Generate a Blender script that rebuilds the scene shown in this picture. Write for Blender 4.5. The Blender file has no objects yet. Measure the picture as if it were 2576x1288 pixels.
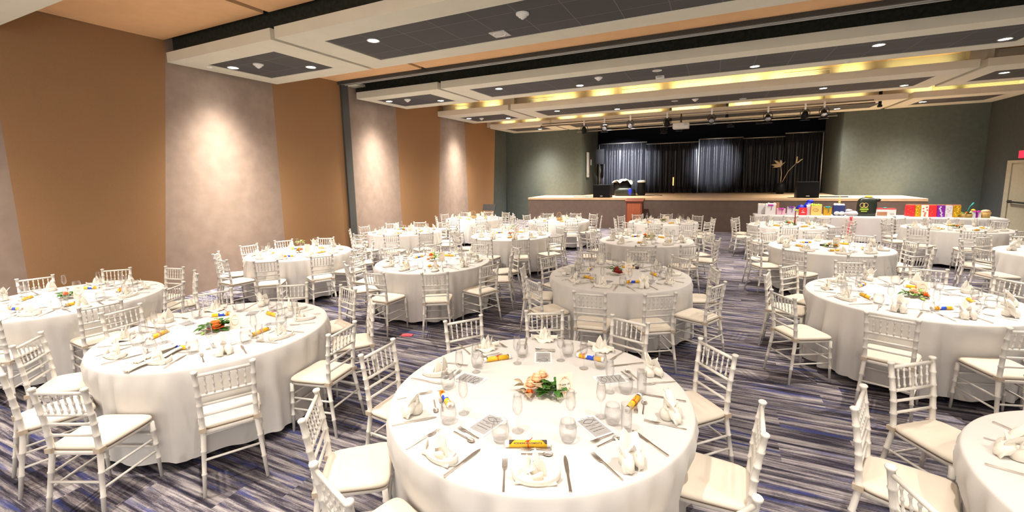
import bpy, math, random
from math import sin, cos, pi, radians, sqrt, atan2, floor
from mathutils import Vector, Matrix
random.seed(7)
SC = bpy.context.scene
COL = SC.collection
TABLES=[["T1", [-0.972, 2.429], [[-178, 1.27, 359], [-141, 1.34, 37], [-109, 1.33, 71], [-37, 1.33, 143], [-1, 1.24, 177], [41, 1.36, 222], [75, 1.33, 252], [109, 1.3, 295], [143, 1.27, 322]]], ["T2", [-4.139, 2.382], [[-171, 1.27, 5], [-134, 1.34, 45], [-102, 1.33, 78], [-68, 1.38, 113], [-30, 1.33, 149], [9, 1.34, 188], [46, 1.36, 229], [77, 1.32, 254], [113, 1.28, 302], [151, 1.24, 333]]], ["T3", [1.921, 5.866], [[-147, 1.5, 30], [-112, 1.4, 69], [-75, 1.33, 105], [-39, 1.33, 141], [-3, 1.33, 177], [33, 1.33, 213], [65, 1.26, 255], [99, 1.38, 278], [140, 1.3, 319], [171, 1.32, 347]]], ["T4", [-1.149, 5.848], [[-162, 1.31, 16], [-126, 1.37, 50], [-91, 1.42, 95], [-61, 1.39, 121], [-26, 1.35, 152], [16, 1.24, 198], [54, 1.24, 233], [88, 1.35, 275], [125, 1.24, 294], [160, 1.25, 336]]], ["T5", [-4.152, 5.806], [[-158, 1.27, 11], [-126, 1.35, 54], [-89, 1.4, 91], [-54, 1.41, 119], [-18, 1.33, 160], [21, 1.3, 200], [49, 1.5, 228], [82, 1.27, 273], [126, 1.24, 317], [163, 1.24, 336]]], ["T6", [-7.142, 5.704], [[-172, 1.24, 357], [-130, 1.34, 45], [-94, 1.41, 86], [-59, 1.43, 132], [-25, 1.36, 150], [7, 1.32, 187], [47, 1.34, 226], [76, 1.25, 257], [116, 1.24, 298], [155, 1.24, 335]]], ["T7", [-7.077, 2.366], [[-118, 1.33, 62], [-82, 1.33, 98], [-46, 1.33, 134], [-8, 1.27, 172], [29, 1.25, 210], [66, 1.28, 245], [100, 1.31, 281], [137, 1.32, 313], [173, 1.38, 343]]], ["T8", [-7.227, 8.936], [[-174, 1.26, 355], [-138, 1.34, 42], [-95, 1.49, 85], [-63, 1.5, 110], [-33, 1.5, 147], [2, 1.46, 182], [30, 1.33, 210], [78, 1.33, 267], [109, 1.24, 293], [145, 1.24, 318]]], ["T9", [-4.28, 9.082], [[-159, 1.26, 12], [-119, 1.44, 61], [-86, 1.49, 94], [-57, 1.47, 121], [-25, 1.46, 144], [10, 1.29, 191], [43, 1.26, 234], [80, 1.3, 261], [117, 1.34, 286], [157, 1.24, 329]]], ["T10", [-7.204, 12.472], [[-137, 1.25, 43], [-84, 1.5, 107], [-51, 1.36, 118], [-19, 1.33, 161], [4, 1.36, 184], [30, 1.3, 208], [61, 1.29, 252], [96, 1.29, 279], [133, 1.27, 302], [175, 1.24, 344]]], ["T11", [-4.273, 12.497], [[-159, 1.32, 26], [-129, 1.3, 57], [-91, 1.38, 100], [-55, 1.27, 114], [-15, 1.24, 165], [15, 1.28, 192], [54, 1.35, 241], [82, 1.24, 273], [125, 1.24, 294], [164, 1.25, 340]]], ["T12", [-1.261, 9.191], [[-151, 1.38, 23], [-117, 1.5, 63], [-82, 1.47, 105], [-52, 1.47, 120], [-14, 1.39, 168], [20, 1.28, 209], [50, 1.24, 239], [90, 1.24, 281], [130, 1.24, 313], [170, 1.24, 341]]], ["T13", [-1.306, 12.798], [[-154, 1.35, 20], [-119, 1.5, 61], [-91, 1.5, 89], [-62, 1.5, 108], [-32, 1.4, 148], [6, 1.3, 197], [46, 1.26, 237], [91, 1.24, 278], [132, 1.24, 301], [166, 1.25, 335]]], ["T14", [1.863, 9.267], [[-152, 1.36, 28], [-119, 1.43, 56], [-86, 1.5, 100], [-57, 1.48, 120], [-16, 1.35, 164], [14, 1.26, 194], [53, 1.24, 237], [91, 1.27, 279], [131, 1.26, 303], [171, 1.26, 341]]], ["T15", [1.737, 12.8], [[-164, 1.34, 16], [-127, 1.5, 42], [-98, 1.5, 93], [-59, 1.37, 119], [-25, 1.29, 152], [14, 1.35, 198], [47, 1.26, 236], [82, 1.24, 273], [122, 1.24, 291], [157, 1.31, 326]]], ["T16", [4.913, 12.963], [[-163, 1.4, 17], [-132, 1.5, 59], [-101, 1.5, 79], [-65, 1.33, 115], [-32, 1.33, 148], [0, 1.33, 180], [35, 1.24, 216], [83, 1.24, 262], [124, 1.24, 295], [150, 1.26, 330]]], ["T17", [5.1, 9.55], [[-157, 1.47, 18], [-117, 1.33, 63], [92, 1.33, 272], [125, 1.24, 301], [164, 1.3, 344]]], ["T18", [2.026, 2.456], [[-161, 1.33, 19], [-125, 1.33, 55], [90, 1.33, 270], [127, 1.36, 306], [163, 1.32, 340]]]]
T1I={"nap": [["bird", [-0.685, 1.669]], ["bird", [-1.17, 1.629]], ["ears", [-0.32, 1.924]], ["ears", [-0.179, 2.411]], ["ears", [-0.341, 2.922]], ["bird", [-0.758, 3.213]], ["bird", [-1.237, 3.242]], ["bird", [-1.595, 2.891]], ["boat", [-1.719, 2.372]], ["ears", [-1.547, 1.9]]], "fork": [[[-0.89, 1.772], [-0.785, 1.536]], [[-0.505, 1.947], [-0.325, 1.813]], [[-0.299, 2.339], [-0.09, 2.337]], [[-0.344, 2.786], [-0.189, 2.886]], [[-0.642, 3.085], [-0.588, 3.266]], [[-1.046, 3.174], [-1.126, 3.364]], [[-1.444, 2.969], [-1.645, 3.097]], [[-1.657, 2.565], [-1.797, 2.552]], [[-1.602, 2.147], [-1.739, 1.992]], [[-1.307, 1.828], [-1.367, 1.609]]], "knife": [[[-0.617, 1.876], [-0.516, 1.647]], [[-1.02, 1.765], [-1.077, 1.514]], [[-0.34, 2.211], [-0.157, 2.067]], [[-1.406, 1.91], [-1.58, 1.749]], [[-0.329, 2.641], [-0.11, 2.64]], [[-0.552, 3.011], [-0.424, 3.1]], [[-1.623, 2.266], [-1.835, 2.253]], [[-0.912, 3.151], [-0.85, 3.352]], [[-1.341, 3.081], [-1.4, 3.245]], [[-1.757, 2.825], [-1.664, 2.754]]], "pair": [[[-1.146, 1.832], -35], [[-0.461, 2.083], 35], [[-0.75, 1.849], 0], [[-0.352, 2.479], 80], [[-1.457, 2.024], 95], [[-1.604, 2.407], 60], [[-1.164, 3.048], 0], [[-0.482, 2.864], -50], [[-1.503, 2.796], 15], [[-0.868, 3.246], -20]], "flute": [[-0.912, 1.975], [-1.274, 2.015], [-0.664, 2.125], [-0.537, 2.286], [-0.553, 2.585], [-0.796, 2.855], [-0.989, 2.92], [-1.265, 2.751], [-1.475, 2.513], [-1.511, 2.356]], "tumbler": [[-0.963, 1.869], [-0.642, 2.005], [-1.306, 1.905], [-1.53, 2.24], [-1.511, 2.598], [-1.283, 2.885], [-0.967, 3.026], [-0.69, 2.909], [-0.462, 2.624], [-0.465, 2.254]], "highball": [[-0.368, 2.642], [-0.383, 2.214]], "scroll": [["text", [-0.911, 1.829], [-0.709, 1.915]], ["blue", [-1.538, 2.168], [-1.371, 2.022]], ["plain", [-0.415, 2.369], [-0.37, 2.592]], ["blue", [-0.895, 3.028], [-0.69, 3.013]], ["plain", [-1.491, 2.685], [-1.357, 2.808]]], "prog": [[[-1.133, 2.094], [-1.01, 2.046], [-1.056, 1.848], [-1.185, 1.888]], [[-0.661, 2.211], [-0.609, 2.282], [-0.439, 2.153], [-0.49, 2.063]], [[-1.021, 2.84], [-1.152, 2.787], [-1.23, 2.996], [-1.102, 3.049]], [[-1.351, 2.32], [-1.342, 2.46], [-1.584, 2.468], [-1.558, 2.355]], [[-0.652, 2.646], [-0.706, 2.746], [-0.51, 2.885], [-0.476, 2.761]]], "flower": [-0.934, 2.41], "card": [[-0.828, 2.369], [-0.746, 2.445]], "cardtop": [[1401.0, 942.0], [1443.0, 934.0]]}
EXPO = 1.16

TAB = {t[0]: t for t in TABLES}

# ------------------------------------------------------------------ materials
def mat(name, col, rough=.6, metal=0., var=.06, scale=12., bump=0., sheen=0., emis=None, estr=0., spec=.5, stretch=None):
    m = bpy.data.materials.new(name); m.use_nodes = True
    nt = m.node_tree; b = nt.nodes['Principled BSDF']
    b.inputs['Roughness'].default_value = rough; b.inputs['Metallic'].default_value = metal
    b.inputs['Specular IOR Level'].default_value = spec
    if sheen: b.inputs['Sheen Weight'].default_value = sheen
    c = (*col, 1)
    b.inputs['Base Color'].default_value = c
    if var or bump:
        tc = nt.nodes.new('ShaderNodeTexCoord'); n = nt.nodes.new('ShaderNodeTexNoise')
        n.inputs['Scale'].default_value = scale; n.inputs['Detail'].default_value = 4
        src = tc.outputs['Object']
        if stretch:
            mp = nt.nodes.new('ShaderNodeMapping'); mp.inputs['Scale'].default_value = stretch
            nt.links.new(src, mp.inputs['Vector']); src = mp.outputs['Vector']
        nt.links.new(src, n.inputs['Vector'])
        if var:
            r = nt.nodes.new('ShaderNodeValToRGB')
            r.color_ramp.elements[0].position = .3; r.color_ramp.elements[1].position = .7
            r.color_ramp.elements[0].color = (*[max(0, x*(1-var)) for x in col], 1)
            r.color_ramp.elements[1].color = (*[min(1, x*(1+var)) for x in col], 1)
            nt.links.new(n.outputs['Fac'], r.inputs['Fac']); nt.links.new(r.outputs['Color'], b.inputs['Base Color'])
        if bump:
            bp = nt.nodes.new('ShaderNodeBump'); bp.inputs['Strength'].default_value = bump; bp.inputs['Distance'].default_value = .01
            nt.links.new(n.outputs['Fac'], bp.inputs['Height']); nt.links.new(bp.outputs['Normal'], b.inputs['Normal'])
    if emis:
        b.inputs['Emission Color'].default_value = (*emis, 1); b.inputs['Emission Strength'].default_value = estr
        m.cycles.emission_sampling = 'NONE'
    return m

def glass_mat():
    m = bpy.data.materials.new('clear_glass'); m.use_nodes = True; nt = m.node_tree
    for n in list(nt.nodes): nt.nodes.remove(n)
    o = nt.nodes.new('ShaderNodeOutputMaterial'); mx = nt.nodes.new('ShaderNodeMixShader')
    t = nt.nodes.new('ShaderNodeBsdfTransparent'); t.inputs['Color'].default_value = (.985, .987, .99, 1)
    g = nt.nodes.new('ShaderNodeBsdfGlossy'); g.inputs['Roughness'].default_value = .03; g.inputs['Color'].default_value = (.8, .8, .8, 1)
    lw = nt.nodes.new('ShaderNodeLayerWeight'); lw.inputs['Blend'].default_value = .2
    ns = nt.nodes.new('ShaderNodeTexNoise'); ns.inputs['Scale'].default_value = 3
    ma = nt.nodes.new('ShaderNodeMath'); ma.operation = 'MULTIPLY_ADD'; ma.inputs[1].default_value = .02
    ml = nt.nodes.new('ShaderNodeMath'); ml.operation = 'MULTIPLY'; ml.inputs[1].default_value = .75
    nt.links.new(lw.outputs['Facing'], ml.inputs[0])
    nt.links.new(ns.outputs['Fac'], ma.inputs[0]); nt.links.new(ml.outputs[0], ma.inputs[2])
    nt.links.new(ma.outputs[0], mx.inputs['Fac'])
    nt.links.new(t.outputs[0], mx.inputs[1]); nt.links.new(g.outputs[0], mx.inputs[2]); nt.links.new(mx.outputs[0], o.inputs['Surface'])
    return m

def carpet_mat():
    m = bpy.data.materials.new('striped_carpet'); m.use_nodes = True; nt = m.node_tree; b = nt.nodes['Principled BSDF']
    N = nt.nodes.new; L = nt.links.new
    def math_(op, a, bb=None, v=None):
        n = N('ShaderNodeMath'); n.operation = op; L(a, n.inputs[0])
        if bb is not None: L(bb, n.inputs[1])
        elif v is not None: n.inputs[1].default_value = v
        return n.outputs[0]
    tc = N('ShaderNodeTexCoord'); sp = N('ShaderNodeSeparateXYZ'); L(tc.outputs['Object'], sp.inputs[0])
    x, y = sp.outputs[0], sp.outputs[1]
    row = math_('FLOOR', math_('DIVIDE', y, v=.25))
    wr = N('ShaderNodeTexWhiteNoise'); wr.noise_dimensions = '1D'; L(row, wr.inputs['W'])
    xo = math_('ADD', math_('DIVIDE', x, v=1.0), wr.outputs['Value'])
    colm = math_('FLOOR', xo)
    cv = N('ShaderNodeCombineXYZ'); L(colm, cv.inputs[0]); L(row, cv.inputs[1])
    wn = N('ShaderNodeTexWhiteNoise'); wn.noise_dimensions = '3D'; L(cv.outputs[0], wn.inputs['Vector'])
    # streaks stretched along x, shifted tile by tile
    v = N('ShaderNodeCombineXYZ')
    L(math_('ADD', math_('MULTIPLY', x, v=1.1), math_('MULTIPLY', wn.outputs['Value'], v=37.)), v.inputs[0])
    L(math_('MULTIPLY', y, v=20.), v.inputs[1])
    n1 = N('ShaderNodeTexNoise'); n1.inputs['Scale'].default_value = 1.; n1.inputs['Detail'].default_value = 5; n1.inputs['Roughness'].default_value = .68; L(v.outputs[0], n1.inputs['Vector'])
    vd = N('ShaderNodeCombineXYZ'); L(math_('MULTIPLY', x, v=60.), vd.inputs[0]); L(math_('MULTIPLY', y, v=180.), vd.inputs[1])
    n3 = N('ShaderNodeTexNoise'); n3.inputs['Scale'].default_value = 1.; n3.inputs['Detail'].default_value = 2; L(vd.outputs[0], n3.inputs['Vector'])
    fac = math_('ADD', math_('MULTIPLY', n1.outputs['Fac'], v=.88), math_('MULTIPLY', n3.outputs['Fac'], v=.12))
    r = N('ShaderNodeValToRGB'); cr = r.color_ramp
    for p, c in ((.37, (.022, .02, .031)), (.45, (.06, .055, .078)), (.51, (.16, .146, .168)), (.57, (.32, .295, .305)), (.68, (.48, .45, .445))):
        e = cr.elements.new(p); e.color = (*c, 1)
    cr.elements.remove(cr.elements[0]); cr.elements.remove(cr.elements[-1])
    L(fac, r.inputs['Fac'])
    v2 = N('ShaderNodeCombineXYZ')
    L(math_('ADD', math_('MULTIPLY', x, v=1.1), math_('MULTIPLY', wn.outputs['Value'], v=11.)), v2.inputs[0]); L(math_('MULTIPLY', y, v=14.), v2.inputs[1])
    n2 = N('ShaderNodeTexNoise'); n2.inputs['Scale'].default_value = 1.; n2.inputs['Detail'].default_value = 3; L(v2.outputs[0], n2.inputs['Vector'])
    r2 = N('ShaderNodeValToRGB'); r2.color_ramp.elements[0].position = .57; r2.color_ramp.elements[1].position = .65
    r2.color_ramp.elements[0].color = (0, 0, 0, 1); r2.color_ramp.elements[1].color = (.6, .6, .6, 1); L(n2.outputs['Fac'], r2.inputs['Fac'])
    mx = N('ShaderNodeMix'); mx.data_type = 'RGBA'; L(r2.outputs['Color'], mx.inputs[0]); L(r.outputs['Color'], mx.inputs[6]); mx.inputs[7].default_value = (.04, .06, .24, 1)
    # each tile a little lighter or darker
    hs = N('ShaderNodeHueSaturation'); L(mx.outputs[2], hs.inputs['Color']); L(math_('ADD', math_('MULTIPLY', wn.outputs['Value'], v=.5), v=.75), hs.inputs['Value'])
    L(hs.outputs['Color'], b.inputs['Base Color']); b.inputs['Roughness'].default_value = .95; b.inputs['Specular IOR Level'].default_value = .1
    bp = N('ShaderNodeBump'); bp.inputs['Strength'].default_value = .25; bp.inputs['Distance'].default_value = .004; L(n3.outputs['Fac'], bp.inputs['Height']); L(bp.outputs['Normal'], b.inputs['Normal'])
    return m

def tile_mat():
    m = bpy.data.materials.new('dark_ceiling_tile'); m.use_nodes = True; nt = m.node_tree; b = nt.nodes['Principled BSDF']
    tc = nt.nodes.new('ShaderNodeTexCoord'); br = nt.nodes.new('ShaderNodeTexBrick'); br.offset = 0
    br.inputs['Color1'].default_value = (.075, .073, .074, 1); br.inputs['Color2'].default_value = (.06, .06, .062, 1); br.inputs['Mortar'].default_value = (.15, .148, .145, 1)
    br.inputs['Scale'].default_value = 1; br.inputs['Mortar Size'].default_value = .006; br.inputs['Brick Width'].default_value = .62; br.inputs['Row Height'].default_value = .62
    nt.links.new(tc.outputs['Object'], br.inputs['Vector']); nt.links.new(br.outputs['Color'], b.inputs['Base Color']); b.inputs['Roughness'].default_value = .85
    return m

def louvre_mat(col):
    m = mat('louvre_face', col, .6, var=0); nt = m.node_tree; b = nt.nodes['Principled BSDF']
    tc = nt.nodes.new('ShaderNodeTexCoord'); w = nt.nodes.new('ShaderNodeTexWave'); w.bands_direction = 'Z'; w.inputs['Scale'].default_value = 12
    r = nt.nodes.new('ShaderNodeValToRGB'); r.color_ramp.elements[0].color = (*[c*.25 for c in col], 1); r.color_ramp.elements[1].color = (*col, 1)
    nt.links.new(tc.outputs['Object'], w.inputs['Vector']); nt.links.new(w.outputs['Fac'], r.inputs['Fac']); nt.links.new(r.outputs['Color'], b.inputs['Base Color'])
    return m

M = {}
M['carpet'] = carpet_mat(); M['glass'] = glass_mat(); M['tile'] = tile_mat()
M['louvre'] = louvre_mat((.45, .43, .3))
M['tan'] = mat('tan_wall_fabric', (.285, .165, .082), .9, var=.10, scale=160, bump=.15, spec=.15)
M['taupe'] = mat('taupe_wall_plaster', (.285, .22, .18), .8, var=.10, scale=5, spec=.2)
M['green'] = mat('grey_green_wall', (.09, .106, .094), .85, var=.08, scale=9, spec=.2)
M['wall_shade'] = mat('shade_darkened_wall', (.055, .062, .06), .85, var=.08, scale=9, spec=.2)  # right wall: dimness far from the lamps put into the colour
M['gap_shade'] = mat('brown_gap_shade', (.22, .16, .11), .8, var=.1, scale=40)  # brown tone painted as the shade between cushion and seat frame
M['post'] = mat('dark_grey_partition_post', (.055, .058, .055), .6, var=.05)
M['cloud'] = mat('beige_ceiling_board', (.71, .69, .575), .85, var=.03, scale=3, spec=.2)
M['soffit'] = mat('apricot_ceiling_paint', (.74, .46, .24), .85, var=.04, scale=4, spec=.2)
M['black'] = mat('black_plenum_paint', (.012, .012, .011), .9, var=.2, spec=.1)
M['plenum'] = mat('olive_black_bulkhead', (.035, .035, .026), .9, var=.25, scale=14, spec=.1)
M['cream'] = mat('cream_bulkhead_paint', (.55, .53, .44), .8, var=.04, scale=3, spec=.2)
M['alu'] = mat('pale_aluminium', (.78, .77, .74), .35, .6, var=.03)
M['chair'] = mat('white_painted_wood', (.715, .69, .645), .38, var=.03, scale=20)
M['cushion'] = mat('cream_seat_vinyl', (.74, .675, .575), .6, var=.03, scale=6, spec=.3)
M['strap'] = mat('beige_tie_strap', (.52, .43, .33), .8, var=.08, scale=60)
M['cloth'] = mat('white_table_linen', (.64, .625, .605), .85, var=.03, scale=3, bump=.08, sheen=.15, spec=.2)
M['napkin'] = mat('ivory_napkin_linen', (.84, .80, .72), .85, var=.03, scale=30, bump=.1, spec=.2)
M['tabletop'] = mat('dark_table_board', (.06, .05, .045), .6)
M['steel'] = mat('polished_cutlery_steel', (.74, .70, .66), .32, 1., var=.06, scale=40)
M['paper'] = mat('white_paper', (.86, .85, .83), .7, var=.02)
M['print'] = mat('grey_print_panel', (.36, .355, .355), .7, var=.04, scale=60)
M['ink'] = mat('dark_ink', (.05, .05, .055), .6, var=.1)
M['greyink'] = mat('grey_ink', (.32, .32, .33), .6, var=.1)
M['yellow'] = mat('yellow_paper', (.86, .50, .02), .55, var=.05, scale=20)
M['navy'] = mat('dark_brown_paper_edge', (.05, .03, .03), .55)
M['blue'] = mat('blue_print', (.02, .08, .62), .5, var=.1)
M['lightblue'] = mat('pale_blue_print', (.7, .8, .95), .5)
M['red'] = mat('red_ribbon', (.72, .05, .02), .5, var=.1)
M['pinkred'] = mat('pink_red_card', (.85, .10, .13), .5)
M['card'] = mat('cream_card', (.87, .79, .68), .7, var=.02)
M['orangeink'] = mat('orange_floral_print', (.80, .42, .20), .7, var=.2, scale=80)
M['peach'] = mat('peach_petal', (.88, .55, .34), .6, var=.12, scale=40)
M['orange'] = mat('orange_petal', (.85, .20, .03), .6, var=.15, scale=40)
M['rust'] = mat('rust_bud', (.55, .17, .03), .6, var=.2, scale=40)
M['darkred'] = mat('dark_red_petal', (.30, .015, .012), .6, var=.2, scale=40)
M['whitepetal'] = mat('white_petal', (.85, .80, .70), .6, var=.06, scale=40)
M['leaf'] = mat('green_leaf', (.05, .17, .02), .5, var=.35, scale=30)
M['paleleaf'] = mat('pale_green_leaf', (.25, .38, .08), .55, var=.3, scale=30)
M['twig'] = mat('dry_twig', (.42, .33, .2), .8, var=.2, scale=30)
M['wicker'] = mat('golden_wicker', (.50, .33, .10), .7, var=.3, scale=70)
M['stage_front'] = mat('brown_stage_skirt', (.165, .125, .105), .85, var=.08, scale=6, spec=.15)
M['deck'] = mat('stage_deck_wood', (.68, .48, .29), .45, var=.12, scale=3, stretch=(.5, 6, 1))
M['velvet'] = mat('black_drape_fabric', (.0095, .0095, .013), .36, var=.1, scale=20, sheen=.12)
M['stageblack'] = mat('black_stage_paint', (.012, .012, .017), .8, var=.2, spec=.1)
M['pipe'] = mat('grey_steel_pipe', (.35, .34, .30), .35, .7, var=.05)
M['blackplastic'] = mat('black_plastic', (.009, .009, .010), .5, var=.1, scale=40, spec=.15)
M['grille'] = mat('black_speaker_grille', (.010, .010, .011), .7, var=.5, scale=200, spec=.1)
M['lectern'] = mat('red_brown_wood', (.34, .085, .032), .4, var=.14, scale=5, stretch=(8, 8, .8))
M['lectern_dark'] = mat('dark_red_brown_wood', (.19, .045, .018), .45, var=.14, scale=5, stretch=(8, 8, .8))
M['whiteplastic'] = mat('white_plastic', (.78, .77, .73), .4, var=.02)
M['lamp'] = mat('lit_lamp_lens', (1, 1, 1), .4, var=0, emis=(1, .94, .84), estr=40)
M['dimlamp'] = mat('unlit_lamp_lens', (.55, .54, .5), .35, var=.03)
M['spotlens'] = mat('stage_spot_lens', (.6, .6, .62), .15, .6, var=.1)
M['exit'] = mat('red_exit_panel', (.8, .02, .04), .4, emis=(1, .012, .035), estr=1.1)
M['amber'] = mat('amber_indicator_tube', (.9, .3, .08), .4, emis=(1, .32, .1), estr=1.6)
M['door'] = mat('grey_beige_door_paint', (.33, .30, .22), .6, var=.05)
M['darkmetal'] = mat('dark_metal', (.06, .06, .06), .4, .7)
M['royal'] = mat('royal_blue_wrap', (.012, .03, .55), .35, var=.15)
M['lilac'] = mat('lilac_white_paper', (.66, .62, .70), .6, var=.05)
M['white'] = mat('white_gift_paper', (.80, .79, .80), .6, var=.04)
M['pink'] = mat('pink_gift_paper', (.80, .47, .58), .6, var=.04)
M['purple'] = mat('purple_ribbon', (.20, .02, .34), .35, var=.1)
M['magenta'] = mat('magenta_ribbon', (.55, .04, .42), .35, var=.1)
M['scarlet'] = mat('scarlet_bag_paper', (.78, .02, .03), .5, var=.05)
M['buff'] = mat('buff_yellow_paper', (.80, .55, .17), .6, var=.05)
M['gold'] = mat('gold_foil', (.66, .37, .02), .3, .3, var=.3, scale=30)
M['teal'] = mat('teal_ribbon', (.01, .30, .30), .4, var=.15)
M['lime'] = mat('lime_ribbon', (.42, .60, .05), .5, var=.15)
M['navybag'] = mat('navy_bag_paper', (.02, .035, .16), .55, var=.35, scale=60)
M['brownwrap'] = mat('brown_kraft_paper', (.42, .19, .10), .7, var=.08)
M['blackbag'] = mat('black_carrier_bag', (.014, .02, .014), .35, var=.3)
M['greyplastic'] = mat('grey_vent_plastic', (.55, .54, .5), .5)

# ------------------------------------------------------------------ mesh helper
class MB:
    def __init__(s): s.v = []; s.f = []; s.sm = []; s.mi = []; s.mats = []
    def _m(s, m):
        if m is None: m = '_'
        if m not in s.mats: s.mats.append(m)
        return s.mats.index(m)
    def add(s, vs, fs, smooth=False, m=None):
        o = len(s.v); s.v += [tuple(p) for p in vs]; k = s._m(m)
        for f in fs: s.f.append(tuple(i+o for i in f)); s.sm.append(smooth); s.mi.append(k)
    def box(s, a, b, m=None):
        (x0, y0, z0), (x1, y1, z1) = a, b
        vs = [(x0,y0,z0),(x1,y0,z0),(x1,y1,z0),(x0,y1,z0),(x0,y0,z1),(x1,y0,z1),(x1,y1,z1),(x0,y1,z1)]
        s.add(vs, [(0,3,2,1),(4,5,6,7),(0,1,5,4),(1,2,6,5),(2,3,7,6),(3,0,4,7)], False, m); return s
    def hexa(s, bot, top, m=None):     # two quads, counter-clockwise from above
        s.add(list(bot)+list(top), [(0,3,2,1),(4,5,6,7),(0,1,5,4),(1,2,6,5),(2,3,7,6),(3,0,4,7)], False, m); return s
    def rings(s, rings, cap=True, smooth=True, m=None, closed=True):
        n = len(rings[0]); vs = [p for r in rings for p in r]; fs = []
        for i in range(len(rings)-1):
            for j in range(n if closed else n-1):
                k = (j+1) % n; fs.append((i*n+j, i*n+k, (i+1)*n+k, (i+1)*n+j))
        s.add(vs, fs, smooth, m)
        if cap:
            o = len(s.v)-len(vs); k = s._m(m)
            s.f.append(tuple(o+j for j in reversed(range(n)))); s.sm.append(False); s.mi.append(k)
            s.f.append(tuple(o+(len(rings)-1)*n+j for j in range(n))); s.sm.append(False); s.mi.append(k)
        return s
    def tube(s, pts, n=8, m=None, cap=True):  # pts: (x,y,z,r)
        P = [Vector(p[:3]) for p in pts]; R = [p[3] for p in pts]; rg = []
        up = None
        for i, p in enumerate(P):
            d = (P[min(i+1, len(P)-1)]-P[max(i-1, 0)]).normalized()
            if up is None:
                a = Vector((0,0,1)) if abs(d.z) < .9 else Vector((1,0,0)); u = d.cross(a).normalized()
            else: u = (up - d*up.dot(d)).normalized()
            w = d.cross(u); up = u
            rg.append([tuple(p+(u*cos(2*pi*j/n)+w*sin(2*pi*j/n))*R[i]) for j in range(n)])
        return s.rings(rg, cap, True, m)
    def rod(s, a, b, r, n=8, m=None, r2=None): return s.tube([(*a, r), (*b, r if r2 is None else r2)], n, m)
    def lathe(s, prof, n=20, c=(0,0,0), m=None, closed_bottom=True):
        rg = [[(c[0]+r*cos(2*pi*j/n), c[1]+r*sin(2*pi*j/n), c[2]+z) for j in range(n)] for r, z in prof]
        return s.rings(rg, False, True, m)
    def disc(s, c, r, n=20, m=None, flip=False):
        vs = [(c[0]+r*cos(2*pi*j/n), c[1]+r*sin(2*pi*j/n), c[2]) for j in range(n)]
        f = tuple(range(n)); s.add(vs, [tuple(reversed(f)) if flip else f], False, m); return s
    def sheet(s, fn, nu, nv, th=.0025, m=None):
        P = [[Vector(fn(i/nu, j/nv)) for j in range(nv+1)] for i in range(nu+1)]
        def nrm(i, j):
            a = P[min(i+1, nu)][j]-P[max(i-1, 0)][j]; b = P[i][min(j+1, nv)]-P[i][max(j-1, 0)]
            n = a.cross(b); return n.normalized() if n.length > 1e-9 else Vector((0,0,1))
        A = []; B = []
        for i in range(nu+1):
            for j in range(nv+1):
                q = nrm(i, j)*th*.5; A.append(tuple(P[i][j]+q)); B.append(tuple(P[i][j]-q))
        w = nv+1; N = len(A); fs = []
        for i in range(nu):
            for j in range(nv):
                a, b, c, d = i*w+j, (i+1)*w+j, (i+1)*w+j+1, i*w+j+1
                fs += [(a, b, c, d), (N+d, N+c, N+b, N+a)]
        for i in range(nu):
            fs += [(i*w, N+i*w, N+(i+1)*w, (i+1)*w), ((i+1)*w+nv, N+(i+1)*w+nv, N+i*w+nv, i*w+nv)]
        for j in range(nv):
            fs += [(j+1, N+j+1, N+j, j), (nu*w+j, N+nu*w+j, N+nu*w+j+1, nu*w+j+1)]
        s.add(A+B, fs, True, m); return s
    def poly(s, pts, z0, z1, m=None):  # extruded outline in xy, ccw
        n = len(pts); vs = [(x, y, z0) for x, y in pts]+[(x, y, z1) for x, y in pts]
        fs = [tuple(reversed(range(n))), tuple(range(n, 2*n))]+[(i, (i+1) % n, n+(i+1) % n, n+i) for i in range(n)]
        s.add(vs, fs, False, m); return s
    def blob(s, c, r, n=10, k=6, m=None, jit=0, rnd=random):
        rg = []
        for i in range(k+1):
            t = pi*i/k
            rg.append([(c[0]+r[0]*max(sin(t), .02)*cos(2*pi*j/n)*(1+jit*(rnd.random()-.5)), c[1]+r[1]*max(sin(t), .02)*sin(2*pi*j/n)*(1+jit*(rnd.random()-.5)), c[2]-r[2]*cos(t)) for j in range(n)])
        return s.rings(rg, True, True, m)
    def xf(s, mtx):
        s.v = [tuple(mtx @ Vector(p)) for p in s.v]; return s
    def mesh(s, name, default=None):
        me = bpy.data.meshes.new(name); me.from_pydata(s.v, [], s.f)
        me.polygons.foreach_set('use_smooth', s.sm); me.polygons.foreach_set('material_index', s.mi)
        for k in s.mats: me.materials.append(M[k] if k != '_' else M[default])
        me.update(); return me
    def obj(s, name, m=None, parent=None, loc=None, rot=0.):
        o = bpy.data.objects.new(name, s.mesh(name, m)); COL.objects.link(o)
        if parent: o.parent = parent
        if loc: o.location = loc
        if rot: o.rotation_euler.z = rot
        return o

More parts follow.
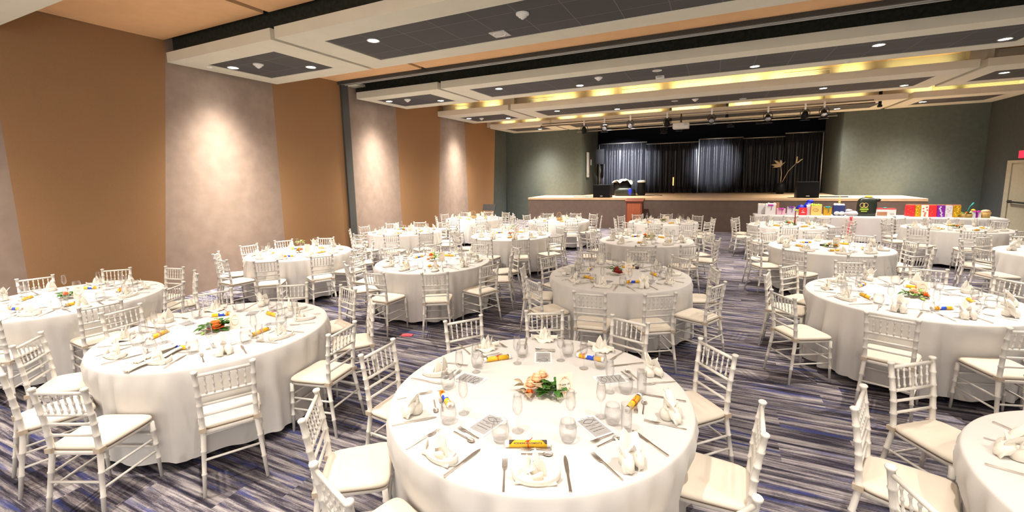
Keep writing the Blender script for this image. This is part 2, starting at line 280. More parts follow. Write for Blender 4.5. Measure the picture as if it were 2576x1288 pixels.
def tag(o, label, cat, group=None):
    o['label'] = label; o['category'] = cat
    if group: o['group'] = group
    return o
def empty(name, loc=(0,0,0), rz=0.):
    o = bpy.data.objects.new(name, None); COL.objects.link(o); o.location = loc; o.rotation_euler.z = rz; o.empty_display_size = .1
    return o
def struct(o): o['kind'] = 'structure'; return o
def dup(root, loc, rz=0.):
    r = root.copy(); COL.objects.link(r); r.location = loc; r.rotation_euler = (0, 0, rz)
    for ch in root.children:
        c = ch.copy(); COL.objects.link(c); c.parent = r
        for g in ch.children:
            d = g.copy(); COL.objects.link(d); d.parent = c
    return r
def text_mesh(txt, size, parent, m, mtx, name='lettering', align='CENTER', ext=.0003, bold=0.):
    cu = bpy.data.curves.new(name, 'FONT'); cu.body = txt; cu.size = size; cu.align_x = align; cu.align_y = 'CENTER'; cu.extrude = ext; cu.offset = bold; cu.resolution_u = 3
    o = bpy.data.objects.new(name, cu); COL.objects.link(o)
    dg = bpy.context.evaluated_depsgraph_get(); me = bpy.data.meshes.new_from_object(o.evaluated_get(dg))
    bpy.data.objects.remove(o); me.materials.clear(); me.materials.append(M[m]); me.name = name
    o = bpy.data.objects.new(name, me); COL.objects.link(o); o.parent = parent; o.matrix_local = mtx
    return o

# ------------------------------------------------------------------ camera
H = 2.125; FPX = 1094.; PIT = .1336; YAW = .4374; ROL = -.0206; CYP = 590.
_f = Vector((-sin(YAW), cos(YAW), 0)); _r = Vector((cos(YAW), sin(YAW), 0)); _u = Vector((0,0,1))
_f2 = _f*cos(PIT)-_u*sin(PIT); _u2 = _u*cos(PIT)+_f*sin(PIT)
_r3 = _r*cos(ROL)+_u2*sin(ROL); _u3 = _u2*cos(ROL)-_r*sin(ROL)
cam = bpy.data.objects.new('camera', bpy.data.cameras.new('camera')); COL.objects.link(cam)
mw = Matrix.Identity(4)
for i in range(3):
    mw[i][0] = _r3[i]; mw[i][1] = _u3[i]; mw[i][2] = -_f2[i]
mw[0][3] = 0; mw[1][3] = 0; mw[2][3] = H
cam.matrix_world = mw; cam.data.sensor_width = 36; cam.data.lens = 36*FPX/2576; cam.data.shift_y = -(644-CYP)/2576
cam.data.clip_start = .05; cam.data.clip_end = 100
SC.camera = cam
def px(p):
    d = Vector(p)-Vector((0,0,H)); z = d.dot(_f2)
    return None if z < .1 else (1288+FPX*d.dot(_r3)/z, CYP-FPX*d.dot(_u3)/z)
def inview(x, y, z, mar=40):
    q = px((x, y, z)); return q is not None and -mar < q[0] < 2576+mar and -mar < q[1] < 1288+mar
# ------------------------------------------------------------------ room shell
XL, XR, YB, YF = -9.05, 7.8, -4.0, 19.2
ZC, ZS, ZT = 4.27, 4.65, 5.1          # hanging panels, soffits, black slab
struct(MB().box((XL-.3, YB-.2, -.12), (XR+.2, 23.2, 0)).obj('floor', 'carpet'))
struct(MB().box((XL-.3, YB-.2, ZT), (XR+.2, 23.2, ZT+.15)).obj('ceiling', 'black'))
struct(MB().box((XR, YB, 0), (XR+.2, 23.2, ZT)).obj('wall_right', 'wall_shade'))
# left wall: folded tan and taupe panels, each with its own leaning edge
wl = struct(MB().box((XL-.3, YB, 0), (XL-.22, 23.2, ZT)).obj('wall_left', 'green'))
EDG = [(-4., -4., -9.12), (-1.5, -1.0, -9.02), (2.66, 2.66, -9.12), (4.30, 4.81, -9.0), (6.90, 6.94, -9.12), (8.80, 8.83, -9.0), (9.03, 9.03, -9.06),
       (11.15, 11.14, -9.12), (12.97, 13.46, -9.0), (15.36, 15.25, -9.12), (17.26, 17.74, -9.0)]
KIND = ['taupe', 'taupe', 'tan', 'taupe', 'tan', 'post', 'taupe', 'tan', 'taupe', 'tan']
KIND[0] = 'tan'; KIND[1] = 'taupe'
for i, k in enumerate(KIND):
    (a0, a1, ax), (b0, b1, bx) = EDG[i], EDG[i+1]
    mb = MB()
    if k == 'post':
        mb.hexa([(-9.2, a0, 0), (-8.94, a0, 0), (-8.94, b0, 0), (-9.2, b0, 0)], [(-9.2, a0, ZT), (-8.94, a0, ZT), (-8.94, b0, ZT), (-9.2, b0, ZT)])
        mb.obj('partition_post', 'post', wl)
    else:
        mb.hexa([(-9.26, a0, 0), (ax, a0, 0), (bx, b0, 0), (-9.26, b0, 0)], [(-9.26, a1+(a1-a0)*.1, ZT), (ax, a1+(a1-a0)*.1, ZT), (bx, b1+(b1-b0)*.1, ZT), (-9.26, b1+(b1-b0)*.1, ZT)])
        mb.obj(k+'_wall_panel', k, wl)
# walls either side of the stage and the stage box behind them
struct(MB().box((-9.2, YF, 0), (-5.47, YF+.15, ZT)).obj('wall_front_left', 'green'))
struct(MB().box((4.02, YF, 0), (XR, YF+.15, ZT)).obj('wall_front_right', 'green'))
def curved_return(name, x0, x1, sgn):
    pts = []
    for k in range(9):
        t = k/8; pts.append((x0+(x1-x0)*sin(t*pi/2), YF+.012+(1-cos(t*pi/2))*2.2))
    mb = MB(); rg = [[(x, y, z) for (x, y) in pts]+[(x-sgn*.12, y, z) for (x, y) in reversed(pts)] for z in (0, ZT)]
    mb.rings(rg, True, True); mb.sm = [False]*len(mb.sm); return struct(mb.obj(name, 'green'))
curved_return('wall_stage_left', -5.47, -5.28, 1); curved_return('wall_stage_right', 4.02, 3.9, -1)
struct(MB().box((-6.2, 22.6, 0), (5, 22.75, ZT)).obj('wall_stage_back', 'stageblack'))
struct(MB().box((-6.2, 21.4, 0), (-5.5, 22.6, ZT)).obj('wall_stage_wing_left', 'stageblack'))
struct(MB().box((4.15, 21.4, 0), (5, 22.6, ZT)).obj('wall_stage_wing_right', 'stageblack'))
struct(MB().box((-5.6, 20.2, 4.62), (4.3, 22.6, 4.7)).obj('ceiling_stage', 'stageblack'))

# ------------------------------------------------------------------ hanging ceiling panels and soffits
TN = [0]
def trim(mb, m, parent=None):
    TN[0] += 1
    o = mb.obj('trim_%d' % TN[0], m, parent)
    return struct(o)
def cloud(x0, x1, y0, y1, ix0, ix1, iy0, iy1, z=ZC):
    h = .17; mb = MB()
    for a, b in (((x0, y0, z), (x1, iy0, z+h)), ((x0, iy1, z), (x1, y1, z+h)), ((x0, iy0, z), (ix0, iy1, z+h)), ((ix1, iy0, z), (x1, iy1, z+h))): mb.box(a, b)
    o = trim(mb, 'cloud')
    MB().box((ix0, iy0, z+.012), (ix1, iy1, z+.06)).obj('tile_inset', 'tile', o)
    return o
BAY = {0: (.42, 2.71, .88, 2.25), 1: (4.8, 6.97, 5.25, 6.54), 2: (9.24, 11.35, 9.68, 10.93), 3: (13.25, 15.8, 14.0, 15.35)}
for k, (y0, y1, a, b) in BAY.items():
    cloud(-9.0 if k != 2 else -8.86, -6.25, y0, y1, -8.58, -6.78, a, b)
    cloud(-6.15, 5.12, y0, y1, -5.62, 4.65, a, b)
    cloud(5.25, XR, y0, y1, 5.7, 7.35, a, b)
for x0, x1, i0, i1 in ((-8.75, -6.1, -8.3, -6.6), (-6.0, 5.0, -5.5, 4.55), (5.12, XR, 5.55, 7.35)):
    cloud(x0, x1, 16.75, YF, i0, i1, 17.35, 18.55, 4.13)
def soffit(y0, y1, z, m='soffit'):
    for x0, x1 in ((XL, -6.33), (-6.21, 5.16), (5.3, XR)): trim(MB().box((x0, y0, z), (x1, y1, z+.08)), m)
    trim(MB().box((-6.33, y0, z+.07), (-6.21, y1, z+.1)), 'black'); trim(MB().box((5.16, y0, z+.07), (5.3, y1, z+.1)), 'black')
soffit(YB, .3, ZS); soffit(2.71, 4.78, ZS); soffit(6.9, 8.74, ZS); soffit(11.2, 13.6, ZS+.02); soffit(15.6, 17.0, ZS-.12)
trim(MB().box((XL, 4.93, ZC+.17), (XR, 5.0, ZT)), 'plenum')
trim(MB().box((XL, 9.42, ZC+.17), (XR, 9.5, ZT)), 'plenum')
# folding partition track
tr = MB(); tr.box((XL, 8.74, 4.57), (XR, 8.80, 4.85), 'post'); tr.box((XL, 8.80, 4.57), (XR, 8.83, 4.60), 'alu'); tr.box((XL, 8.83, 4.60), (XR, 8.92, 4.68), 'post'); tr.box((XL, 8.92, 4.57), (XR, 8.955, 4.60), 'alu')
tag(tr.obj('partition_track'), 'pale metal sliding track across the ceiling above the dark wall post', 'track')
trim(MB().box((XL, 8.955, 4.60), (-8.7, 9.42, 4.66)), 'cloud'); trim(MB().box((-8.7, 8.955, 4.95), (XR, 9.42, 5.0)), 'plenum')
# lit bulkheads with air grilles
trim(MB().box((XL, 13.6, ZC+.08), (XR, 13.68, ZS+.1)), 'cream')
for xa, xb in ((-6.5, -6.1), (5.0, 5.4)): trim(MB().box((xa, 13.42, ZC+.17), (xb, 13.6, ZS+.02)), 'cream')
trim(MB().box((XL, 17.0, 4.22), (XR, 17.08, ZT)), 'cream')
def grille(x0, x1, y, z0, z1, label):
    e = empty('air_grille', ((x0+x1)/2, y, z0)); w = (x1-x0)/2; h = z1-z0
    f = MB(); t = .025
    f.box((-w, -.02, 0), (w, 0, t)); f.box((-w, -.02, h-t), (w, 0, h)); f.box((-w, -.02, t), (-w+t, 0, h-t)); f.box((w-t, -.02, t), (w, 0, h-t)); f.obj('frame', 'greyplastic', e)
    s = MB()
    for k in range(6): s.box((-w+t, -.016, t+(h-2*t)*k/6), (w-t, -.004, t+(h-2*t)*(k+.45)/6))
    s.obj('louvre', 'greyplastic', e)
    tag(e, label, 'vent', 'air grilles on the lit bulkheads')
grille(-8.5, -7.7, 13.6, 4.40, 4.6, 'air grille on the lit bulkhead above the tan wall end')
grille(-5.7, -4.75, 13.6, 4.40, 4.6, 'dim air grille at the left end of the long lit bulkhead')
grille(-2.64, -1.64, 13.6, 4.41, 4.6, 'air grille on the lit bulkhead in line with the lectern')
grille(1.5, 2.5, 13.6, 4.42, 4.61, 'air grille on the lit bulkhead above the gift table')
for x0, x1, lb in ((-.6, .5, 'slotted louvre on the rear yellow-lit bulkhead right of the projector'), (1.0, 3.0, 'long slotted louvre on the rear yellow-lit bulkhead'), (5.6, 7.4, 'long slotted louvre by the right wall on the rear bulkhead')):
    tag(MB().box((x0, 16.975, 4.27), (x1, 16.999, 4.5)).obj('louvre_panel', 'louvre'), lb, 'vent')
for x in (-1.55, .27, 4.4):
    tag(MB().box((x-.035, 16.9, 4.0), (x+.035, 16.96, 4.5)).box((x-.05, 16.88, 3.96), (x+.05, 16.98, 4.02)).obj('truss_hanger', 'blackplastic'), {-1.55: 'dark hanger post above the projector', .27: 'dark hanger post between the middle stage spotlights', 4.4: 'dark hanger post at the right end of the rear bulkhead'}[x], 'bracket', 'hangers of the lighting bars')

def profile(l, n):      # measured-lamp style beam: intensity falls as a power of the cosine off the axis
    l.use_nodes = True; nt = l.node_tree; e = nt.nodes['Emission']
    tc = nt.nodes.new('ShaderNodeTexCoord'); sp = nt.nodes.new('ShaderNodeSeparateXYZ'); nt.links.new(tc.outputs['Normal'], sp.inputs[0])
    a = nt.nodes.new('ShaderNodeMath'); a.operation = 'ABSOLUTE'; nt.links.new(sp.outputs[2], a.inputs[0])
    p = nt.nodes.new('ShaderNodeMath'); p.operation = 'POWER'; nt.links.new(a.outputs[0], p.inputs[0]); p.inputs[1].default_value = n
    nt.links.new(p.outputs[0], e.inputs['Strength'])
# ------------------------------------------------------------------ downlights: lens and ring, each with its own lamp
def downlight(x, y, on, label, z=ZC, e=1., size=None):
    zz = z+.012
    r = empty('downlight', (x, y, zz))
    MB().lathe([(.076, -.001), (.095, -.001), (.102, -.010), (.095, -.016), (.079, -.012), (.076, -.001)], 20).obj('trim_ring', 'whiteplastic', r)
    MB().lathe([(.0005, -.012), (.05, -.011), (.078, -.008)], 20).obj('lens', 'lamp' if on else 'dimlamp', r)
    tag(r, label, 'ceiling light', 'downlights in the ceiling panels')
    if on:
        l = bpy.data.lights.new('downlight_lamp', 'SPOT'); l.energy = LAMP*e; l.color = (1, .895, .78); l.spot_size = radians(150); l.spot_blend = .3; l.shadow_soft_size = .035; profile(l, size or SPOT)
        o = bpy.data.objects.new('downlight_lamp', l); COL.objects.link(o); o.parent = r; o.location = (0, 0, -.03)
LAMP, SPOT = 430., 5.
ROWN = {0: 'row above the camera', 1: 'first panel row', 2: 'second panel row', 3: 'third panel row', 4: 'ceiling strip before the stage wall'}
YS = {0: (1.22, 1.87), 1: (5.6, 6.28), 2: (10.0, 10.66), 3: (14.4, 15.1)}
MX = (-4.95, -3.08, -1.21, .65, 2.51, 4.4)
ORD = ['first', 'second', 'third', 'fourth', 'fifth', 'sixth']
OFF = {(1, 1), (1, 2), (2, 2), (3, 2), (3, 3)}
EN = {(0, 0): .62, (0, 1): .56, (0, 2): .5, (0, 3): .45, (0, 4): .5, (0, 5): .35, (1, 0): 1.1, (1, 3): .4, (1, 4): .8, (1, 5): .4, (2, 0): 1.1, (2, 1): 1.2, (2, 3): 1., (2, 4): .9, (2, 5): .5, (3, 0): 1.3, (3, 1): 1.3, (3, 4): 1.1, (3, 5): 1.}
for rw in range(4):
    for i, x in enumerate(MX):
        y = YS[rw][i % 2]
        on = (rw, i) not in OFF
        downlight(x, y, on, '%s downlight, %s from the left, middle panel of %s' % ('lit' if on else 'unlit', ORD[i], ROWN[rw]), e=EN.get((rw, i), .8))
    downlight(-8.4, YS[rw][0], True, 'lit downlight by the left wall in the small panel, %s' % ROWN[rw], e=(2.6, 3.4, 3.6, 3.4)[rw], size=12)
    downlight(-7.12, YS[rw][1], True, 'lit downlight at the inner corner of the small left panel, %s' % ROWN[rw], e=(.5, 1., 1.3, 1.3)[rw])
    downlight(6.0, YS[rw][0], rw in (2, 3), 'downlight in the right-hand small panel, %s' % ROWN[rw], e=(.3, .3, .5, .8)[rw])
downlight(-7.05, 18.2, True, 'lit downlight shining on the grey-green wall left of the stage', 4.13, 4., 9)
downlight(5.7, 17.9, True, 'lit downlight shining on the grey-green wall right of the stage', 4.13, 4., 9)
downlight(-4.2, 18.2, True, 'lit downlight over the left end of the stage', 4.13, 1.8)
downlight(3.6, 18.2, True, 'lit downlight over the right end of the stage', 4.13, 1.6)

# cove lamps behind the panel edges: warm yellow, washing the bulkheads
def cove(x, y, z, w, e, tilt):
    l = bpy.data.lights.new('cove_lamp', 'AREA'); l.shape = 'RECTANGLE'; l.size = w; l.size_y = .05; l.energy = e*.55; l.color = (1, .87, .36); l.spread = radians(150)
    o = bpy.data.objects.new('cove_lamp', l); COL.objects.link(o); o.location = (x, y, z)
    d = Vector((0, .55, .85)) if tilt else Vector((0, .8, .6)); o.rotation_euler = (-d).to_track_quat('Z', 'Y').to_euler()
for x, w, e in ((-8.2, .4, 1.2), (-7.0, .5, 2), (-5.3, .35, .8), (-4.55, .9, 3), (-3.2, .5, 2.4), (-2.1, 1.0, 4.2), (-.4, 1.6, 6), (.75, .5, 2.2), (1.7, 1.1, 4), (2.9, .5, 1.4), (4.2, 1.2, 1.3)):
    cove(x, 13.44, ZC+.19, w, e, True)
for x, w, e in ((-8.0, .5, 1.6), (-6.9, .6, 1.8), (-5.4, .6, 2.2), (-4.4, .7, 2.8), (-2.6, 1.4, 4.5), (-.9, 1.3, 5), (.9, 1.2, 5), (2.3, 1.2, 4.5), (3.6, .8, 1.6), (5.6, 1.0, 2.6), (6.9, 1.2, 3)):
    cove(x, 16.86, 4.10+.22, w, e, True)

# ------------------------------------------------------------------ ceiling fittings
def detector(x, y, label, z=ZC+.012):
    r = empty('smoke_detector', (x, y, z))
    MB().lathe([(.09, 0), (.09, -.018), (.075, -.028), (.0, -.028)], 22).obj('base', 'whiteplastic', r)
    MB().lathe([(.062, -.028), (.055, -.05), (.03, -.062), (.02, -.075), (.0, -.077)], 22).obj('sensor_head', 'whiteplastic', r)
    tag(r, label, 'smoke detector', 'smoke detectors on the dark ceiling tiles')
for x, y, lb in ((-7.79, 5.68, 'white smoke detector between the two lit downlights of the nearest small panel'), (-2.43, 5.67, 'large white smoke detector in the nearest long dark panel'), (-7.8, 10.05, 'white smoke detector between downlights in the second small panel'),
                 (-2.47, 10.04, 'white smoke detector in the second long dark panel'), (-7.98, 14.6, 'white smoke detector in the third small panel'), (-.64, 14.4, 'white smoke detector in the third long panel above the projector')):
    detector(x, y, lb)
r = empty('motion_sensor', (-1.22, 10.63, ZC+.012)); MB().box((-.09, -.06, -.05), (.09, .06, 0)).obj('housing', 'whiteplastic', r); MB().box((-.05, -.07, -.045), (.05, -.06, -.012)).obj('window', 'dimlamp', r)
tag(r, 'white box sensor beside an unlit downlight in the second long panel', 'sensor')
r = empty('ceiling_speaker', (-3.07, 6.28, ZC+.012)); mb = MB()
for a, b in (((-.13, -.13, -.012), (.13, -.08, 0)), ((-.13, .08, -.012), (.13, .13, 0)), ((-.13, -.08, -.012), (-.08, .08, 0)), ((.08, -.08, -.012), (.13, .08, 0))): mb.box(a, b)
mb.obj('square_frame', 'greyplastic', r); MB().disc((0, 0, -.006), .075, flip=True).obj('cone', 'darkmetal', r)
tag(r, 'small square dark fitting with pale frame in the nearest long ceiling panel', 'ceiling fitting')
for x, y, lb in ((-8.72, 5.35, 'faint white sprinkler plate by the left wall'), (2.3, 11.15, 'tiny white sprinkler on the beige edge above the gift table')):
    tag(MB().lathe([(.05, 0), (.05, -.008), (.02, -.02), (0, -.021)], 14, (0, 0, 0)).obj('sprinkler', 'whiteplastic', None, (x, y, ZC+.001)), lb, 'sprinkler')

# ------------------------------------------------------------------ stage
st = empty('stage', (-.7, 17.1, 0)); sx0, sx1 = -6.5, 6.5
MB().box((sx0, 0, 0), (sx1, .05, 1.12)).obj('front_skirt', 'stage_front', st)
mb = MB().box((sx0, .05, 1.14), (sx1, 2.1, 1.2)); mb.box((-4.75, 2.1, 1.14), (4.65, 4.9, 1.2)); mb.obj('deck', 'deck', st)
MB().box((sx0, -.02, 1.12), (sx1, .05, 1.2)).obj('nosing', 'deck', st)
MB().box((sx0, .05, 0), (sx0+.05, 2.1, 1.14)).obj('side_skirt', 'stage_front', st)
MB().box((sx1-.05, .05, 0), (sx1, 2.1, 1.14)).obj('side_skirt', 'stage_front', st)
tag(st, 'long raised stage with brown skirt and wooden deck at the far end', 'stage')
def drape(x0, x1, y, z0, z1, label, seed):
    rd = random.Random(seed); n = int((x1-x0)*56); ph = [rd.uniform(0, 6.28) for _ in range(4)]
    rows = []
    for k in range(7):
        t = k/6; z = z1+(z0-z1)*t; row = []
        for i in range(n+1):
            x = x0+(x1-x0)*i/n
            w = sin(x*27+ph[0]+1.5*sin(x*3.1+ph[1]))+.45*sin(x*47+ph[2])*(1-.5*t)+.4*sin(x*9+ph[3])
            row.append((x+.012*sin(x*9+t*3), y+.075*w*(.6+.4*t), z))
        rows.append(row)
    mb = MB(); mb.rings([r+[(p[0], p[1]+.03, p[2]) for p in reversed(r)] for r in rows], True, True)
    e = empty('stage_drape', ((x0+x1)/2, y, z0))
    for v in range(len(mb.v)): a = mb.v[v]; mb.v[v] = (a[0]-(x0+x1)/2, a[1]-y, a[2]-z0)
    mb.obj('drape_cloth', 'velvet', e)
    MB().rod((x0-(x0+x1)/2-.02, -.02, z1-z0+.03), (x1-(x0+x1)/2+.02, -.02, z1-z0+.03), .03, 10).obj('top_rail', 'pipe', e)
    tag(e, label, 'curtain', 'black drapes along the back of the stage'); return e
d1 = drape(-5.2, -3.0, 21.5, 1.22, 3.55, 'black stage drape lit in vertical folds behind the equipment pile', 1)
d2 = drape(-2.98, -.78, 21.56, 1.22, 3.45, 'dark unlit stage drape left of the slim white pole', 2)
d3 = drape(-.68, 1.0, 21.5, 1.22, 3.55, 'black stage drape with pale folds right of the slim white pole', 3)
d4 = drape(1.02, 2.55, 21.56, 1.22, 3.5, 'dark stage drape between the pale folds and the right stage side', 4)
d5 = drape(2.57, 3.9, 21.5, 1.22, 3.62, 'dark stage drape under the bright rail at the right stage side', 5)
for x, y, h, lb in ((-.72, 21.38, 2.38, 'slim pale upright pole in the middle of the stage drapes'), (3.84, 21.3, 2.4, 'slim pale upright pole at the right edge of the stage opening'), (-5.2, 21.38, 2.36, 'dark upright pole at the left edge of the stage drapes')):
    e = empty('drape_pole', (x, y, 1.2)); MB().box((-.2, -.2, 0), (.2, .2, .012)).obj('base_plate', 'darkmetal', e); MB().rod((0, 0, .012), (0, 0, h), .026, 10).obj('upright', 'alu', e); tag(e, lb, 'pole')
# lighting bars and spotlights
for x0, x1, y, z, lb in ((-6.4, 4.2, 16.6, 4.06, 'front grey lighting bar under the rear bulkhead'), (-5.2, 3.5, 17.6, 3.86, 'rear grey lighting bar above the stage front')):
    e = empty('lighting_bar', ((x0+x1)/2, y, z)); w = (x1-x0)/2
    MB().rod((-w, 0, 0), (w, 0, 0), .028, 10).obj('pipe', 'pipe', e); MB().rod((-w, .16, .1), (w, .16, .1), .022, 10).obj('upper_pipe', 'pipe', e)
    tag(e, lb, 'lighting bar')
def spot(x, y, z, label, tilt, aim=None):
    e = empty('stage_spotlight', (x, y, z))
    MB().box((-.025, -.02, .17), (.025, .02, .36)).obj('hanger', 'alu', e)
    yk = MB(); yk.tube([(-.12, 0, 0, .012), (-.125, 0, .1, .012), (-.07, 0, .17, .012), (.07, 0, .17, .012), (.125, 0, .1, .012), (.12, 0, 0, .012)], 6); yk.obj('yoke', 'darkmetal', e)
    R = Matrix.Rotation(tilt, 4, 'X')
    MB().lathe([(.0005, .13), (.05, .13), (.075, .08), (.1, -.02), (.1, -.1), (.094, -.1), (.094, -.02), (.0005, -.02)], 18).xf(R).obj('lamp_can', 'blackplastic', e)
    MB().lathe([(.0005, -.07), (.09, -.06)], 18).xf(R).obj('lens', 'spotlens', e)
    bd = MB(); bd.box((-.13, -.13, -.115), (.13, -.1, -.1)); bd.box((-.13, .1, -.115), (.13, .13, -.1)); bd.xf(R).obj('barn_door', 'darkmetal', e)
    tag(e, label, 'spotlight', 'stage spotlights on the lighting bars')
    if aim:
        l = bpy.data.lights.new('stage_lamp', 'SPOT'); l.energy = aim[3]; l.color = (.86, .9, 1); l.spot_size = radians(aim[4]); l.spot_blend = 1.; l.shadow_soft_size = .05
        o = bpy.data.objects.new('stage_lamp', l); COL.objects.link(o); d = Vector(aim[:3])-Vector((x, y+.2, z)); o.location = (x, y+.2, z); o.rotation_euler = d.to_track_quat('-Z', 'Y').to_euler()
AIM = {}
SPN = ['leftmost stage spotlight, hanging before the grey-green wall', 'stage spotlight with pale lens left of the stage opening', 'stage spotlight with round pale lens over the equipment pile', 'dark stage spotlight just left of the projector', 'stage spotlight just right of the projector', 'stage spotlight over the middle of the stage drapes', 'stage spotlight second from the right end of the bar', 'rightmost stage spotlight by the right column']
AIM[SPN[1]] = (-4.2, 21.5, 2.5, 2600, 34); AIM[SPN[2]] = (-3.6, 21.5, 2.5, 2200, 32); AIM[SPN[4]] = (-.15, 21.5, 2.5, 2400, 28)
for (x, z), lb, t in zip(((-4.6, 3.80), (-3.82, 3.83), (-2.88, 3.86), (-1.62, 3.86), (-.2, 3.87), (1.45, 3.81), (2.45, 3.82), (2.94, 3.84)), SPN, (.5, -1.1, -1.2, .4, -.9, -.8, .6, -.7)): spot(x, 16.5, z, lb, t, AIM.get(lb))
for x, y, z, lb in ((-2.05, 19.6, 3.9, 'small dark spotlight hanging deep over the left stage drape'), (-1.45, 19.6, 3.95, 'small dark spotlight hanging deep behind the projector'), (.45, 19.6, 4.0, 'small dark spotlight hanging deep left of the middle drape'), (1.45, 19.6, 4.05, 'small dark spotlight hanging deep over the right drape')): spot(x, y, z, lb, .3)
pj = empty('projector', (-1.15, 16.4, 3.62))
pb = MB(); pts = []
for k in range(20):
    a = 2*pi*k/20; c, s_ = cos(a), sin(a); pts.append((.27*abs(c)**.35*(1 if c > 0 else -1), .19*abs(s_)**.35*(1 if s_ > 0 else -1)))
pb.rings([[(x*q, y*q, z) for x, y in pts] for z, q in ((0, .93), (.02, 1), (.17, 1), (.195, .94))], True, True); pb.obj('body', 'whiteplastic', pj)
mb = MB(); [mb.box((.1+.03*k, -.205, .1), (.115+.03*k, -.185, .16)) for k in range(4)]; mb.obj('vent', 'greyplastic', pj)
MB().rod((0, 0, .19), (0, 0, .5), .025).rod((-.1, 0, .2), (.1, 0, .2), .012).rod((0, -.1, .2), (0, .1, .2), .012).obj('ceiling_mount', 'darkmetal', pj)
tag(pj, 'white projector hanging from the ceiling before the stage', 'projector')

# ------------------------------------------------------------------ things on the stage
def wedge_sub(x0, x1, y, h, d, label):
    e = empty('subwoofer', ((x0+x1)/2, y, 1.2)); w = (x1-x0)/2
    MB().box((-w, 0, 0), (w, d, h)).obj('cabinet', 'blackplastic', e); MB().box((-w+.02, -.012, .02), (w-.02, 0, h-.02)).obj('grille', 'grille', e); MB().box((-.05, -.016, .05), (.05, -.012, .075)).obj('badge', 'whiteplastic', e)
    tag(e, label, 'subwoofer')
wedge_sub(-4.45, -3.78, 17.3, .5, .5, 'black subwoofer at the left front of the stage'); wedge_sub(2.5, 3.13, 17.4, .53, .5, 'black subwoofer at the right front of the stage')
e = empty('pole_speaker', (-4.8, 20.0, 1.2)); MB().rod((0, 0, .5), (0, 0, 1.38), .022).obj('pole', 'darkmetal', e)
lg = [MB().rod((0, 0, .5), (.32*cos(a), .32*sin(a), .012), .014) for a in (.5, 2.6, 4.7)]; [q.obj('leg', 'darkmetal', e) for q in lg]
MB().hexa([(-.19, -.16, 1.38), (.19, -.16, 1.38), (.14, .16, 1.38), (-.14, .16, 1.38)], [(-.19, -.16, 2.04), (.19, -.16, 2.04), (.14, .16, 2.04), (-.14, .16, 2.04)]).obj('speaker_cabinet', 'blackplastic', e); MB().box((-.17, -.175, 1.41), (.17, -.16, 2.01)).obj('grille', 'grille', e)
tag(e, 'tall black loudspeaker on a tripod pole left of the drapes', 'speaker')
e = empty('drum_speaker', (-2.82, 19.0, 1.2)); MB().lathe([(.0005, .02), (.15, .02), (.17, .08), (.17, .5), (.16, .55)], 20).obj('body', 'blackplastic', e); MB().lathe([(.16, .55), (.172, .58), (.165, .62), (.1, .64), (.0005, .645)], 20).obj('lid', 'whiteplastic', e)
MB().lathe([(.13, .0), (.13, .02)], 16).obj('foot', 'darkmetal', e); tag(e, 'round black drum-shaped speaker with white top beside the bags', 'speaker')
rd = random.Random(5)
def bag(x, y, w, d, h, m, label, strap=None):
    e = empty('equipment_bag', (x, y, 1.2)); mb = MB(); pts = []
    for k in range(24):
        a = 2*pi*k/24; c, s_ = cos(a), sin(a); pts.append((w*abs(c)**.5*(1 if c > 0 else -1), d*abs(s_)**.5*(1 if s_ > 0 else -1)))
    mb.rings([[(px_*q*(1+.05*rd.uniform(-1, 1)), py_*q, z*h) for px_, py_ in pts] for z, q in ((0, .95), (.12, 1), (.6, .97), (.85, .85), (1, .55))], True, True); mb.obj('body', m, e)
    if strap: MB().tube([(-.2*w, -d*.5, h*.9, .012), (-.15*w, -d*.5, h*1.15, .012), (.15*w, -d*.5, h*1.15, .012), (.2*w, -d*.5, h*.9, .012)], 6).obj('handle', strap, e)
    tag(e, label, 'bag'); return e
bag(-3.62, 19.15, .36, .22, .62, 'blackplastic', 'black equipment bag under the cream cloth on the stage', 'darkmetal')
b2 = bag(-3.45, 18.75, .42, .2, .34, 'blackbag', 'low black carrier bag with a blue patch on the stage')
MB().blob((.24, -.17, .17), (.09, .05, .16), 12, 6, jit=.15).obj('blue_patch', 'royal', b2)
bag(-4.05, 19.4, .2, .2, .55, 'blackplastic', 'small black case left of the cream cloth on the stage')
c = MB(); rd2 = random.Random(3)
c.sheet(lambda u, v: (-.42+.84*u+.02*sin(v*9), -.26+.52*v, .655-.20*max(0, abs(u-.5)*2-.55)-.12*max(0, abs(v-.5)*2-.6)+.045*sin(u*11+v*4)+.03*sin(u*23+2)*cos(v*7)), 22, 14, .012)
tag(c.obj('draped_cloth', 'napkin', None, (-3.62, 19.15, 1.2)), 'crumpled cream cloth thrown over the black equipment bag', 'cloth')
c = MB(); c.tube([(-.5, -.1, .015, .012), (-.2, .05, .015, .012), (.1, -.05, .015, .012), (.35, .1, .03, .012), (.6, .02, .015, .012)], 6); tag(c.obj('stage_cable', 'blackplastic', None, (-2.55, 18.7, 1.2)), 'black cable lying on the stage beside the drum speaker', 'cable')
c = MB(); c.tube([(-.45, 0, .012, .01), (-.2, .08, .012, .01), (.1, -.02, .012, .01), (.4, .05, .012, .01)], 6); tag(c.obj('stage_cable', 'blackplastic', None, (-4.9, 17.6, 1.2)), 'thin black cable left of the left subwoofer', 'cable')
c = MB(); c.tube([(-.3, 0, .02, .018), (0, .06, .02, .018), (.25, -.02, .02, .018), (.5, .08, .02, .018)], 6); tag(c.obj('stage_cable', 'blackplastic', None, (3.5, 17.7, 1.2)), 'black cable right of the right subwoofer', 'cable')
e = empty('indicator_lamp', (-1.75, 21.2, 1.2)); MB().lathe([(.07, 0), (.07, .02), (.015, .03), (.012, .35)], 12).obj('stand', 'darkmetal', e); MB().rod((0, 0, .35), (0, 0, .72), .022).obj('tube', 'amber', e); tag(e, 'thin glowing amber tube before the dark stage drape', 'lamp')
